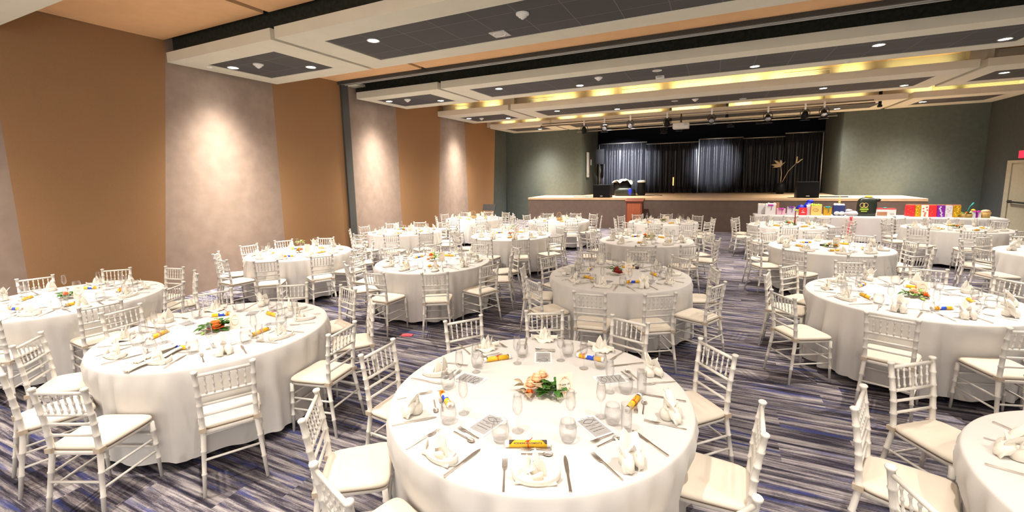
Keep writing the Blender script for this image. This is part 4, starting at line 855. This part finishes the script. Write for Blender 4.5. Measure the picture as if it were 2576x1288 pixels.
def flowers(t, x, y, kind, label):
    rd = random.Random(t+'f'); e = empty('flower_centrepiece', (x, y, TZ))
    if kind == 'peach18':
        ax = _r; P = lambda u, w, z: (u*_r.x-w*_r.y, u*_r.y+w*_r.x, z)     # u to the right as seen, w away from the camera
        for (u, w, z, r) in ((-.035, .03, .085, .045), (-.075, .01, .06, .038), (.0, .05, .10, .036)): rose(e, P(u, w, z), r, 'peach', rd)
        for (u, w, z, r) in ((-.085, -.035, .035, .022), (-.02, -.005, .055, .02)): rose(e, P(u, w, z), r, 'rust' if u > -.05 else 'orange', rd, 'bud')
        leaves(e, 26, .07, 'leaf', rd, .015, .075, cen=P(.045, -.02, 0)[:2]); leaves(e, 9, .06, 'leaf', rd, .04, .08, cen=P(.06, .02, 0)[:2]); leaves(e, 14, .08, 'paleleaf', rd, .01, .05, cen=P(.06, -.03, 0)[:2]); leaves(e, 10, .07, 'twig', rd, .02, .06, 'dry_sprig', cen=P(-.09, 0, 0)[:2])
    elif kind == 'orange':
        rose(e, (.02, -.02, .055), .06, 'orange', rd); rose(e, (-.09, .03, .05), .042, 'whitepetal', rd); leaves(e, 30, .13, 'leaf', rd, .02, .08); leaves(e, 8, .16, 'paleleaf', rd, .01, .07)
    elif kind == 'orange_peach':
        rose(e, (.0, .0, .06), .045, 'peach', rd); rose(e, (.085, -.03, .04), .035, 'orange', rd); leaves(e, 26, .12, 'leaf', rd, .01, .055); leaves(e, 10, .15, 'paleleaf', rd, .01, .06)
    elif kind == 'two_tone':
        rose(e, (-.03, .02, .10), .038, 'orange', rd); rose(e, (.02, -.03, .06), .042, 'peach', rd); rose(e, (-.04, -.05, .035), .025, 'orange', rd, 'bud'); leaves(e, 18, .10, 'paleleaf', rd, .04, .08, cen=(.06, .02)); leaves(e, 8, .10, 'leaf', rd, .02, .06)
    elif kind == 'darkred':
        for c in ((-.02, .0, .08), (.02, -.03, .05), (-.01, -.045, .06)): rose(e, c, .042, 'darkred', rd)
        leaves(e, 20, .09, 'leaf', rd, .05, .06, cen=(-.03, .03))
    elif kind == 'tall':
        MB().tube([(0, 0, 0, .004), (.01, 0, .12, .004), (.02, .01, .22, .003)], 6).obj('stem', 'twig', e); rose(e, (-.03, -.02, .05), .04, 'orange', rd); rose(e, (.04, .0, .06), .035, 'orange', rd); leaves(e, 14, .06, 'paleleaf', rd, .17, .06, cen=(.02, .01)); leaves(e, 10, .1, 'leaf', rd, .02, .06)
    elif kind == 'basket':
        MB().lathe([(.0005, 0), (.07, 0), (.09, .07), (.085, .07), (.065, .01)], 16).obj('basket_body', 'wicker', e)
        MB().tube([(.088*cos(pi*k/12), 0, .06+.19*sin(pi*k/12), .006) for k in range(13)], 6).obj('basket_handle', 'wicker', e)
        for c in ((-.03, .0, .085), (.035, .02, .085)): rose(e, c, .032, 'peach', rd)
        leaves(e, 10, .07, 'leaf', rd, .07, .05)
    else:
        rose(e, (.0, .0, .05), .04, 'orange', rd); leaves(e, 22, .12, 'leaf', rd, .02, .07); rose(e, (.06, .03, .04), .028, 'whitepetal', rd)
    tag(e, label, 'flowers', 'flower centrepieces')
def tcard(t, x, y, rz, label, text=None):
    e = empty('table_card', (x, y, TZ)); e.rotation_euler.z = rz; w, h = .108, .155
    A = Matrix.Rotation(radians(-6), 4, 'X')
    MB().box((-w/2, -.0012, 0), (w/2, .0012, h)).xf(A).obj('card_face', 'card', e)
    MB().box((-.02, .03, 0), (.02, .032, .05)).box((-.02, 0.002, 0), (.02, .032, .0012)).obj('acrylic_foot', 'greyplastic', e)
    wr = MB(); wr.tube([(.037*cos(2*pi*k/28), -.002, .082+.046*sin(2*pi*k/28), .0009) for k in range(29)], 4); rd = random.Random(t)
    for k in range(26):
        a = rd.choice([rd.uniform(3.6, 5.8), rd.uniform(3.6, 5.8), rd.uniform(1.2, 2.0)]); r = rd.uniform(.9, 1.15); wr.blob((.037*r*cos(a), -.0022, .082+.046*r*sin(a)), (.004, .0006, .003), 6, 3)
    wr.xf(A).obj('floral_wreath', 'orangeink', e)
    if text: text_mesh(text, .0185, e, 'ink', A @ Matrix.Translation((0, -.0016, .086)) @ Matrix.Rotation(pi/2, 4, 'X'))
    else: MB().box((-.022, -.002, .084), (.022, -.0014, .0875)).xf(A).obj('printed_line', 'greyink', e)
    tag(e, label, 'table card', 'floral table cards')

# ------------------------------------------------------------------ lay the tables
def ang(t, x, y): c = TAB[t][1]; return math.degrees(atan2(y-c[1], x-c[0]))
for t in TAB: table(t)
for t in TAB:
    for a, r, f in TAB[t][2]: place_chair(t, a, r, f)
T = 'T1'; D = T1I
for k, (x, y) in D['nap']:
    a = ang(T, x, y); napkin(T, k, x, y, radians(a+90), a)
def seg(p, q): return atan2(p[1]-q[1], p[0]-q[0])-pi/2
for tip, end in D['fork']: cutlery(T, FORK, end[0], end[1], seg(tip, end), ang(T, *end), 'steel dinner fork', 'dinner_fork')
for tip, end in D['knife']: cutlery(T, KNIFE, end[0], end[1], seg(tip, end), ang(T, *end), 'steel table knife', 'table_knife')
for (x, y), d in D['pair']:
    a = ang(T, x, y); rz = radians(a); c, s = cos(rz), sin(rz)
    ex, ey = x-.075*s*-1, y-.075*c
    cutlery(T, SPOON, x+.02*c+.08*s, y+.02*s-.08*c, rz, a, 'steel dessert spoon', 'dessert_spoon')
    cutlery(T, DFORK, x-.02*c-.07*s, y-.02*s+.07*c, rz+pi, a, 'small steel dessert fork', 'dessert_fork')
for x, y in D['flute']: glass(T, FLUT, x, y, ang(T, x, y), 'clear champagne flute', 'champagne_flute')
for x, y in D['tumbler']: glass(T, TUMB, x, y, ang(T, x, y), 'stemless round water glass', 'stemless_glass')
for x, y in D['highball']: glass(T, HIGH, x, y, ang(T, x, y), 'tall straight glass', 'highball_glass')
for k, p, q in D['scroll']:
    m_ = ((p[0]+q[0])/2, (p[1]+q[1])/2); scroll(T, k, m_[0], m_[1], atan2(q[1]-p[1], q[0]-p[0]), ang(T, *m_))
for L in D['prog']:
    cx = sum(p[0] for p in L)/4; cy = sum(p[1] for p in L)/4; top = ((L[0][0]+L[1][0])/2, (L[0][1]+L[1][1])/2); bot = ((L[2][0]+L[3][0])/2, (L[2][1]+L[3][1])/2)
    programme(T, cx, cy, atan2(top[1]-bot[1], top[0]-bot[0])-pi/2, ang(T, cx, cy), True)
flowers(T, D['flower'][0], D['flower'][1], 'peach18', 'peach roses and green leaves at the centre of the nearest table')
c0, c1 = D['card']; tcard(T, (c0[0]+c1[0])/2, (c0[1]+c1[1])/2, atan2(c1[1]-c0[1], c1[0]-c0[0]), 'cream card reading Table 18 beside the peach roses', 'Table 18')

FL = {'T2': ('orange', 'large orange bloom with green leaves'), 'T3': ('orange_peach', 'peach and orange roses laid flat'), 'T4': ('darkred', 'dark red roses among leaves'), 'T5': ('two_tone', 'orange and peach roses with pale leaves'),
      'T6': ('tall', 'tall yellow-green sprig with orange flowers'), 'T7': ('plain', 'small orange flower and leaves'), 'T8': ('plain', 'small low flower centrepiece'), 'T9': ('tall', 'tall red and orange flowers'), 'T10': ('basket', 'golden basket with arched handle'),
      'T11': ('basket', 'golden basket with arched handle'), 'T12': ('two_tone', 'orange flowers with pale leaves'), 'T13': ('plain', 'small green centrepiece'), 'T14': ('orange_peach', 'orange and peach flowers lying flat'), 'T15': ('plain', 'orange flower centrepiece by a dark red candle'), 'T16': ('plain', 'low green centrepiece'), 'T17': ('plain', 'low green centrepiece'), 'T18': ('plain', 'low green centrepiece')}
for t in TAB:
    if t == 'T1': continue
    (cx, cy), chairs = TAB[t][1], TAB[t][2]; rd = random.Random(t+'set'); rw, cl, nm = tname(t); near = rw < 2
    # ten even place settings lined up with the chairs
    off = 0.
    sx = sum(cos(radians(a*10)) for a, r, f in chairs); sy = sum(sin(radians(a*10)) for a, r, f in chairs); off = math.degrees(atan2(sy, sx))/10
    for k in range(10):
        a = off+36*k; ar = radians(a); c, s = cos(ar), sin(ar)
        def P(r, tt): return cx+r*c-tt*s, cy+r*s+tt*c
        def ok(p, z=TZ): return inview(p[0], p[1], z, 8)
        p = P(.73+rd.uniform(-.02, .02), rd.uniform(-.02, .02))
        if ok(p): napkin(t, rd.choice(['bird', 'ears', 'bird', 'boat']), p[0], p[1], ar+pi/2+rd.uniform(-.3, .3), a)
        if near:
            p = P(.83, -.14+rd.uniform(-.015, .015)); 
            if ok(p): cutlery(t, FORK, p[0], p[1], ar+pi/2+rd.uniform(-.08, .08), a, 'steel dinner fork', 'dinner_fork')
            p = P(.85, .14+rd.uniform(-.015, .015))
            if ok(p): cutlery(t, KNIFE, p[0], p[1], ar+pi/2+rd.uniform(-.08, .08), a, 'steel table knife', 'table_knife')
            p = P(.55, .03)
            if ok(p) and t in ('T2', 'T3', 'T4', 'T5', 'T7'): cutlery(t, DFORK, p[0], p[1], ar+rd.uniform(-.2, .2), a, 'small steel dessert fork', 'dessert_fork')
        p = P(.56, .17+rd.uniform(-.02, .02))
        if ok(p, .85) and (near or k % 3 != 1): glass(t, TUMB, p[0], p[1], a, 'stemless round water glass', 'stemless_glass')
        p = P(.48, .24+rd.uniform(-.02, .02))
        if ok(p, .9) and (near or k % 4 != 2): glass(t, FLUT, p[0], p[1], a, 'clear champagne flute', 'champagne_flute')
        if k % 4 == 1:
            p = P(.60, .26)
            if ok(p, .85): glass(t, HIGH, p[0], p[1], a, 'tall straight glass', 'highball_glass')
        if k % 2 == 0:
            p = P(.47, -.02+rd.uniform(-.03, .03))
            if ok(p): scroll(t, 'blue' if (k == 4 or (k == 8 and near)) else 'plain', p[0], p[1], ar+pi/2+rd.uniform(-.35, .35), a)
        else:
            p = P(.46, -.03)
            if ok(p): programme(t, p[0], p[1], ar+pi/2+rd.uniform(-.25, .25), a)
    kind, lb = FL[t]
    if inview(cx, cy, .8): flowers(t, cx+rd.uniform(-.04, .04), cy+rd.uniform(-.04, .04), kind, '%s, %s' % (lb, short(t)))
    p = (cx+.14*_r.x, cy+.14*_r.y)
    if inview(p[0], p[1], .85): tcard(t, p[0], p[1], YAW+rd.uniform(-.3, .3), uniq('cream floral card by the flowers, %s' % short(t)))

# napkins heaped on the second near table, a card on the floor
cx, cy = TAB['T2'][1]
rd = random.Random(11)
for k, (dx, dy, rot) in enumerate(((.0, .0, .0), (-.06, .02, .06), (-.12, .05, -.07), (-.06, .03, .12))):
    mb = MB(); L = .44-.03*k; z0 = .006+(.026 if k == 3 else .0)
    mb.sheet(lambda u, v: (-L/2+L*u, (v-.5)*(.055+.02*sin(u*5+k))+.010*sin(u*7+k*2), z0+.013*abs(sin(v*8+k+u*1.5))+.006*sin(u*9+k)+.004), 16, 10, .007)
    o = mb.obj('loose_napkin', 'napkin', None, (-3.875+dx, 1.735+dy, TZ), 1.80+rot)
    tag(o, ['first of three loose white napkins side by side at the table edge', 'second of three loose white napkins side by side at the table edge', 'third loose white napkin, innermost of the row at the table edge', 'loose white napkin lying on top of the other three'][k], 'napkin', 'loose napkins at the table edge')

tag(MB().box((-.075, -.04, 0), (.075, .04, .012)).obj('dropped_card', 'pinkred', None, (-3.73, 4.54, .001), .35), 'small pink-red card dropped on the carpet under a chair', 'card')

# ------------------------------------------------------------------ gift tables along the stage front
def gift_table(x0, x1, y, label, clabel):
    e = empty('trestle_table', ((x0+x1)/2, y, 0)); w = (x1-x0)/2-.03
    MB().box((-w, .02, .72), (w, .68, .75)).obj('tabletop', 'tabletop', e)
    for sx in (-w+.1, w-.1):
        for yy in (.08, .6): MB().rod((sx, yy, 0), (sx, yy, .72), .018).obj('leg', 'darkmetal', e)
    tag(e, label, 'table')
    rd = random.Random(label); n = 90; P = []
    per = [(x0-(x0+x1)/2+(x1-x0)*i/n, 0) for i in range(n)]+[((x1-x0)/2, .7*i/20) for i in range(20)]+[((x1-x0)/2-(x1-x0)*i/n, .7) for i in range(n)]+[(-(x1-x0)/2, .7-.7*i/20) for i in range(20)]
    ph = rd.uniform(0, 6); rg = [[(x*.5, .35+(yy-.35)*.5, .758) for x, yy in per], [(x*.985, .35+(yy-.35)*.97, .758) for x, yy in per]]
    for z in (.752, .70, .5, .3, .1, .03):
        q = (.758-z); rg.append([(x*(1+.004*q), (.35+(yy-.35)*(1+.04*q+.03*q*sin(i*.55+ph+sin(i*.13)))), z) for i, (x, yy) in enumerate(per)])
    mb = MB(); mb.rings(rg, False, True); N = len(per); mb.f.append(tuple(reversed(range(N)))); mb.sm.append(False); mb.mi.append(0)
    tag(mb.obj('tablecloth', 'cloth', None, ((x0+x1)/2, y, 0)), clabel, 'tablecloth')
gift_table(1.15, 4.62, 15.6, 'long gift table before the stage, left of the two', 'white cloth on the long gift table holding the gift bags')
gift_table(4.68, 6.95, 15.62, 'long gift table before the stage, right of the two', 'white cloth on the gift table holding the foil bags')
GZ = .76
def gbag(x0, x1, h, m, label, y=15.85, d=.14, handle=None, tissue=None, bow=None, name='gift_bag', flare=1.0):
    e = empty(name, ((x0+x1)/2, y, GZ)); w = (x1-x0)/2
    MB().hexa([(-w, 0, 0), (w, 0, 0), (w, d, 0), (-w, d, 0)], [(-w*flare, 0, h), (w*flare, 0, h), (w*flare, d, h), (-w*flare, d, h)]).obj('bag_body' if name == 'gift_bag' else 'box_body', m, e)
    if handle: MB().tube([(w*.5*cos(pi*k/8), .01, h-.005+.08*sin(pi*k/8), .006) for k in range(9)], 5).obj('handle', handle, e)
    if tissue:
        mb = MB(); rd = random.Random(label)
        for k in range(5): mb.blob((-w*.8+w*.4*k, d*.5, h+.01), (w*.3, d*.4, .035+.03*rd.random()), 7, 5, jit=.4, rnd=rd)
        mb.obj('tissue', tissue, e)
    if bow:
        mb = MB(); mb.blob((-.035, -.005, h), (.045, .025, .025), 8, 5).blob((.035, -.005, h), (.045, .025, .025), 8, 5).tube([(0, -.012, h, .008), (.03, -.015, h-.09, .007), (.01, -.015, h-.17, .006)], 5); mb.obj('bow', bow, e)
    tag(e, label, 'gift bag' if name == 'gift_bag' else 'gift box'); return e
gbag(1.27, 1.53, .28, 'white', 'white gift bag at the left end of the gift table', 15.95, tissue='whitepetal')
gbag(1.46, 1.74, .30, 'white', 'tall white gift bag with a magenta bow', 15.78, tissue='white', bow='magenta')
gbag(1.70, 1.86, .36, 'brownwrap', 'brown paper parcel behind the pink box', 16.05, name='gift_box')
gbag(1.77, 2.0, .19, 'pink', 'small pink gift box with a magenta bow', 15.75, bow='magenta', name='gift_box')
gbag(2.05, 2.26, .24, 'lilac', 'pale lilac gift bag with purple ribbon top', 15.8, bow='purple')
e = empty('wrapped_gift', (2.52, 16.05, GZ)); MB().blob((-.08, 0, .2), (.12, .09, .1), 10, 6).blob((.12, 0, .26), (.13, .09, .13), 10, 6).blob((.15, 0, .40), (.1, .05, .06), 8, 5).box((-.18, -.08, 0), (.22, .1, .2)).obj('blue_wrap', 'royal', e); tag(e, 'royal blue wrapped gift with pointed bows behind the red bag', 'gift')
gbag(2.36, 2.56, .22, 'scarlet', 'bright red gift bag with a white emblem', 15.75)
g = bpy.data.objects[-1] if False else None
gbag(2.29, 2.37, .15, 'whitepetal', 'small cream bag with lime ribbon left of the red bag', 15.8, bow='lime')
gbag(2.57, 2.68, .26, 'lilac', 'small pale bag between the red and yellow bags', 15.9, tissue='whitepetal')
yb = gbag(2.66, 2.93, .29, 'buff', 'buff yellow gift bag printed with an oval', 15.75, tissue='lime')
MB().tube([(.065*cos(2*pi*k/20)-.02, -.004, .17+.04*sin(2*pi*k/20), .004) for k in range(21)], 4).obj('oval_print', 'wicker', yb)
rb = [o for o in bpy.data.objects if o.get('label', '').startswith('bright red gift bag')][0]
MB().tube([(.03*cos(a), -.004, .13+.03*sin(a), .006) for a in [.7+k*.45 for k in range(12)]], 5).box((-.05, -.004, .07), (.05, -.001, .085)).obj('white_emblem', 'white', rb)
gbag(2.99, 3.18, .25, 'gold', 'gold and orange gift bag with green ribbon', 15.8, bow='teal')
nb = gbag(3.24, 3.5, .3, 'navybag', 'navy speckled gift bag with a white bow', 15.8, tissue='white', flare=1.12)
MB().blob((-.06, -.02, .07), (.075, .03, .06), 8, 5).blob((.06, -.02, .07), (.075, .03, .06), 8, 5).blob((0, -.03, .07), (.025, .025, .03), 7, 5).obj('white_bow', 'white', nb)
MB().tube([(0, .07, .3, .03), (.01, .07, .42, .022), (0, .07, .5, .012), (0, .07, .56, .006)], 7).blob((0, .07, .4), (.035, .03, .02), 8, 4).blob((0, .07, .46), (.028, .025, .015), 8, 4).obj('gold_ornament', 'buff', nb)
e = empty('wrapped_gift', (3.68, 15.82, GZ)); MB().blob((0, 0, .07), (.2, .1, .08), 12, 6, jit=.15).blob((-.08, 0, .15), (.08, .06, .05), 8, 5, jit=.3).obj('cellophane', 'lilac', e); MB().blob((-.05, -.02, .16), (.06, .04, .03), 8, 5, jit=.2).obj('pink_bow', 'pink', e); tag(e, 'cellophane-wrapped pale gift left of the black bag', 'gift')
e = empty('carrier_bag', (4.02, 15.85, GZ)); rdd = random.Random(4)
mb = MB(); pts = []
for k in range(24):
    a = 2*pi*k/24; c, s_ = cos(a), sin(a); pts.append((.23*abs(c)**.4*(1 if c > 0 else -1), .12*abs(s_)**.4*(1 if s_ > 0 else -1)))
mb.rings([[(x*q*(1+.03*rdd.uniform(-1, 1))+.02*z, y*q, z) for x, y in pts] for z, q in ((0, .9), (.1, 1), (.3, 1), (.42, .95), (.5, .8), (.54, .5))], True, True); mb.obj('bag_body', 'blackbag', e)
MB().blob((.03, 0, .55), (.09, .06, .045), 9, 5, jit=.4).obj('yellow_tissue', 'yellow', e)
MB().blob((.24, .0, .46), (.08, .06, .06), 8, 5, jit=.4).obj('bag_corner', 'blackbag', e)
lg = MB()
for cx_, z_ in ((-.13, .32), (-.05, .32)): lg.tube([(cx_+.055*cos(2*pi*k/20), -.128, z_+.06*sin(2*pi*k/20), .008) for k in range(21)], 5)
lg.obj('ring_logo', 'buff', e); MB().box((-.18, -.13, .18), (.02, -.122, .21)).box((-.15, -.13, .13), (-.01, -.122, .155)).box((-.17, -.13, .225), (0.01, -.122, .245)).obj('yellow_print', 'lime', e)
tag(e, 'large black carrier bag with yellow rings on the gift table', 'bag')
wb = gbag(4.22, 4.68, .22, 'white', 'white product box with red top edge and a small picture', 15.75, d=.25, name='gift_box')
MB().box((-.2, -.004, .03), (.03, -.001, .13)).obj('picture_print', 'brownwrap', wb); MB().box((.1, -.004, .06), (.19, -.001, .1)).obj('grey_print', 'greyplastic', wb); MB().box((-.23, -.002, .205), (.23, .25, .225)).obj('red_top', 'scarlet', wb); MB().blob((0, .1, .235), (.06, .04, .02), 8, 4).obj('teal_bow', 'teal', wb)
tag(MB().box((-.15, -.1, 0), (.15, .1, .012)).obj('folded_paper', 'paper', None, (4.83, 15.8, GZ)), 'flat white folded paper between the product box and foil bags', 'paper')
FB = [(4.93, 5.12, 'scarlet', 'orange-red foil bag with gold side, first of the foil row'), (5.13, 5.25, 'gold', 'narrow gold foil bag, second of the foil row'), (5.26, 5.42, 'whitepetal', 'white foil bag with red flowers, third of the foil row'), (5.43, 5.59, 'scarlet', 'deep red foil bag in the middle of the foil row'), (5.60, 5.76, 'purple', 'purple and white patterned foil bag'), (5.77, 5.92, 'lilac', 'silvery white foil bag right of the purple one'), (5.93, 6.09, 'gold', 'gold foil bag, last of the foil row')]
for x0, x1, m_, lb in FB:
    e = empty('foil_bag', ((x0+x1)/2, 15.85, GZ)); w = (x1-x0)/2; rdd = random.Random(lb)
    MB().hexa([(-w, 0, 0), (w, 0, 0), (w, .12, 0), (-w, .12, 0)], [(-w, .02, .32), (w, .02, .32), (w, .1, .32), (-w, .1, .32)]).obj('bag_body', m_, e)
    MB().hexa([(-w, .045, .32), (w, .045, .32), (w, .07, .32), (-w, .07, .32)], [(-w, .05, .345), (w, .05, .345), (w, .06, .345), (-w, .06, .345)]).obj('crimped_top', 'brownwrap', e)
    pm = {'whitepetal': 'red', 'purple': 'white', 'lilac': 'greyplastic', 'gold': 'yellow', 'scarlet': 'red'}[m_]
    mb = MB()
    for k in range(7): mb.blob((rdd.uniform(-w*.65, w*.65), .004+.02*k/9, .03+.04*k), (w*.3, .012, .018), 8, 4)
    mb.obj('printed_pattern', pm, e); tag(e, lb, 'gift bag', 'foil bags on the gift table')
e = empty('fruit_basket', (6.2, 15.85, GZ)); MB().lathe([(.0005, 0), (.1, 0), (.13, .1), (.12, .1)], 14).obj('basket_body', 'wicker', e); leaves(e, 24, .12, 'paleleaf', random.Random(8), .08, .1); rose(e, (.0, -.03, .12), .05, 'rust', random.Random(9)); MB().tube([(0, 0, .1, .012), (.06, 0, .3, .012), (.13, 0, .4, .02)], 6).obj('ribbon', 'teal', e); tag(e, 'small basket with leaves and teal ribbon right of the foil bags', 'basket')
wg = gbag(6.30, 6.48, .17, 'white', 'white gift box tied with purple ribbon at the right end', 15.8, bow='magenta', name='gift_box'); MB().box((-.02, -.003, 0), (.02, .0, .17)).obj('ribbon_band', 'purple', wg); MB().blob((-.07, .02, .2), (.05, .04, .035), 8, 5).obj('yellow_bow', 'yellow', wg)
e = empty('gift_basket', (6.58, 15.85, GZ)); MB().lathe([(.0005, 0), (.09, 0), (.11, .15), (.1, .15)], 14).obj('basket_body', 'wicker', e); MB().blob((0, 0, .17), (.1, .08, .05), 9, 5, jit=.3).obj('tissue', 'peach', e); tag(e, 'wicker gift basket with coral tissue at the far right end', 'basket')
bx, by = TAB['T15'][1]
e = empty('taper_candle', (bx+.10, by-.02, TZ)); MB().lathe([(.0005, 0), (.04, 0), (.042, .012), (.018, .02), (.016, .05)], 14).obj('holder', 'darkmetal', e); MB().lathe([(.0005, .04), (.013, .04), (.012, .34), (.004, .35), (.0005, .36)], 10).obj('candle', 'darkred', e); tag(e, 'slim dark red candle standing by the flowers, table before the gift bags', 'candle')
e = empty('bottle_bag', (3.60, 15.50, 0)); MB().lathe([(.0005, 0), (.055, 0), (.06, .02), (.06, .52), (.03, .62), (.028, .70), (.045, .76), (.0005, .77)], 14).obj('bag_body', 'pinkred', e); MB().lathe([(.034, .62), (.037, .635), (.034, .65)], 12).obj('neck_ribbon', 'darkred', e); tag(e, 'tall pink-red bottle-shaped bag standing against the gift table cloth', 'gift bag')
for p0, p1, lb in (((-1.045, 6.372), (-.958, 6.289), 'dark brown roll lying on the third table, row three from stage'), ((1.75, 9.36), (1.88, 9.32), 'dark brown roll lying on the fourth table, row two from stage')):
    MBr = MB(); MBr.rod((p0[0]-(p0[0]+p1[0])/2, p0[1]-(p0[1]+p1[1])/2, .018), (p1[0]-(p0[0]+p1[0])/2, p1[1]-(p0[1]+p1[1])/2, .018), .017, 12); tag(MBr.obj('dark_roll', 'navy', None, ((p0[0]+p1[0])/2, (p0[1]+p1[1])/2, TZ)), lb, 'scroll')

# ------------------------------------------------------------------ world and view
w = bpy.data.worlds.new('world'); SC.world = w; w.use_nodes = True
w.node_tree.nodes['Background'].inputs['Color'].default_value = (1, .93, .84, 1); w.node_tree.nodes['Background'].inputs['Strength'].default_value = 1.05  # even fill light added, entering through the unbuilt rear of the hall
SC.view_settings.view_transform = 'Standard'; SC.view_settings.look = 'None'; SC.view_settings.gamma = 1.; SC.view_settings.use_curve_mapping = False
SC.view_settings.exposure = EXPO
cy = SC.cycles
cy.use_denoising = True; cy.max_bounces = 6; cy.diffuse_bounces = 4; cy.glossy_bounces = 2; cy.transmission_bounces = 2; cy.transparent_max_bounces = 24
cy.sample_clamp_indirect = 4; cy.caustics_reflective = False; cy.caustics_refractive = False; cy.use_adaptive_sampling = True; cy.adaptive_threshold = .07; cy.use_light_tree = True
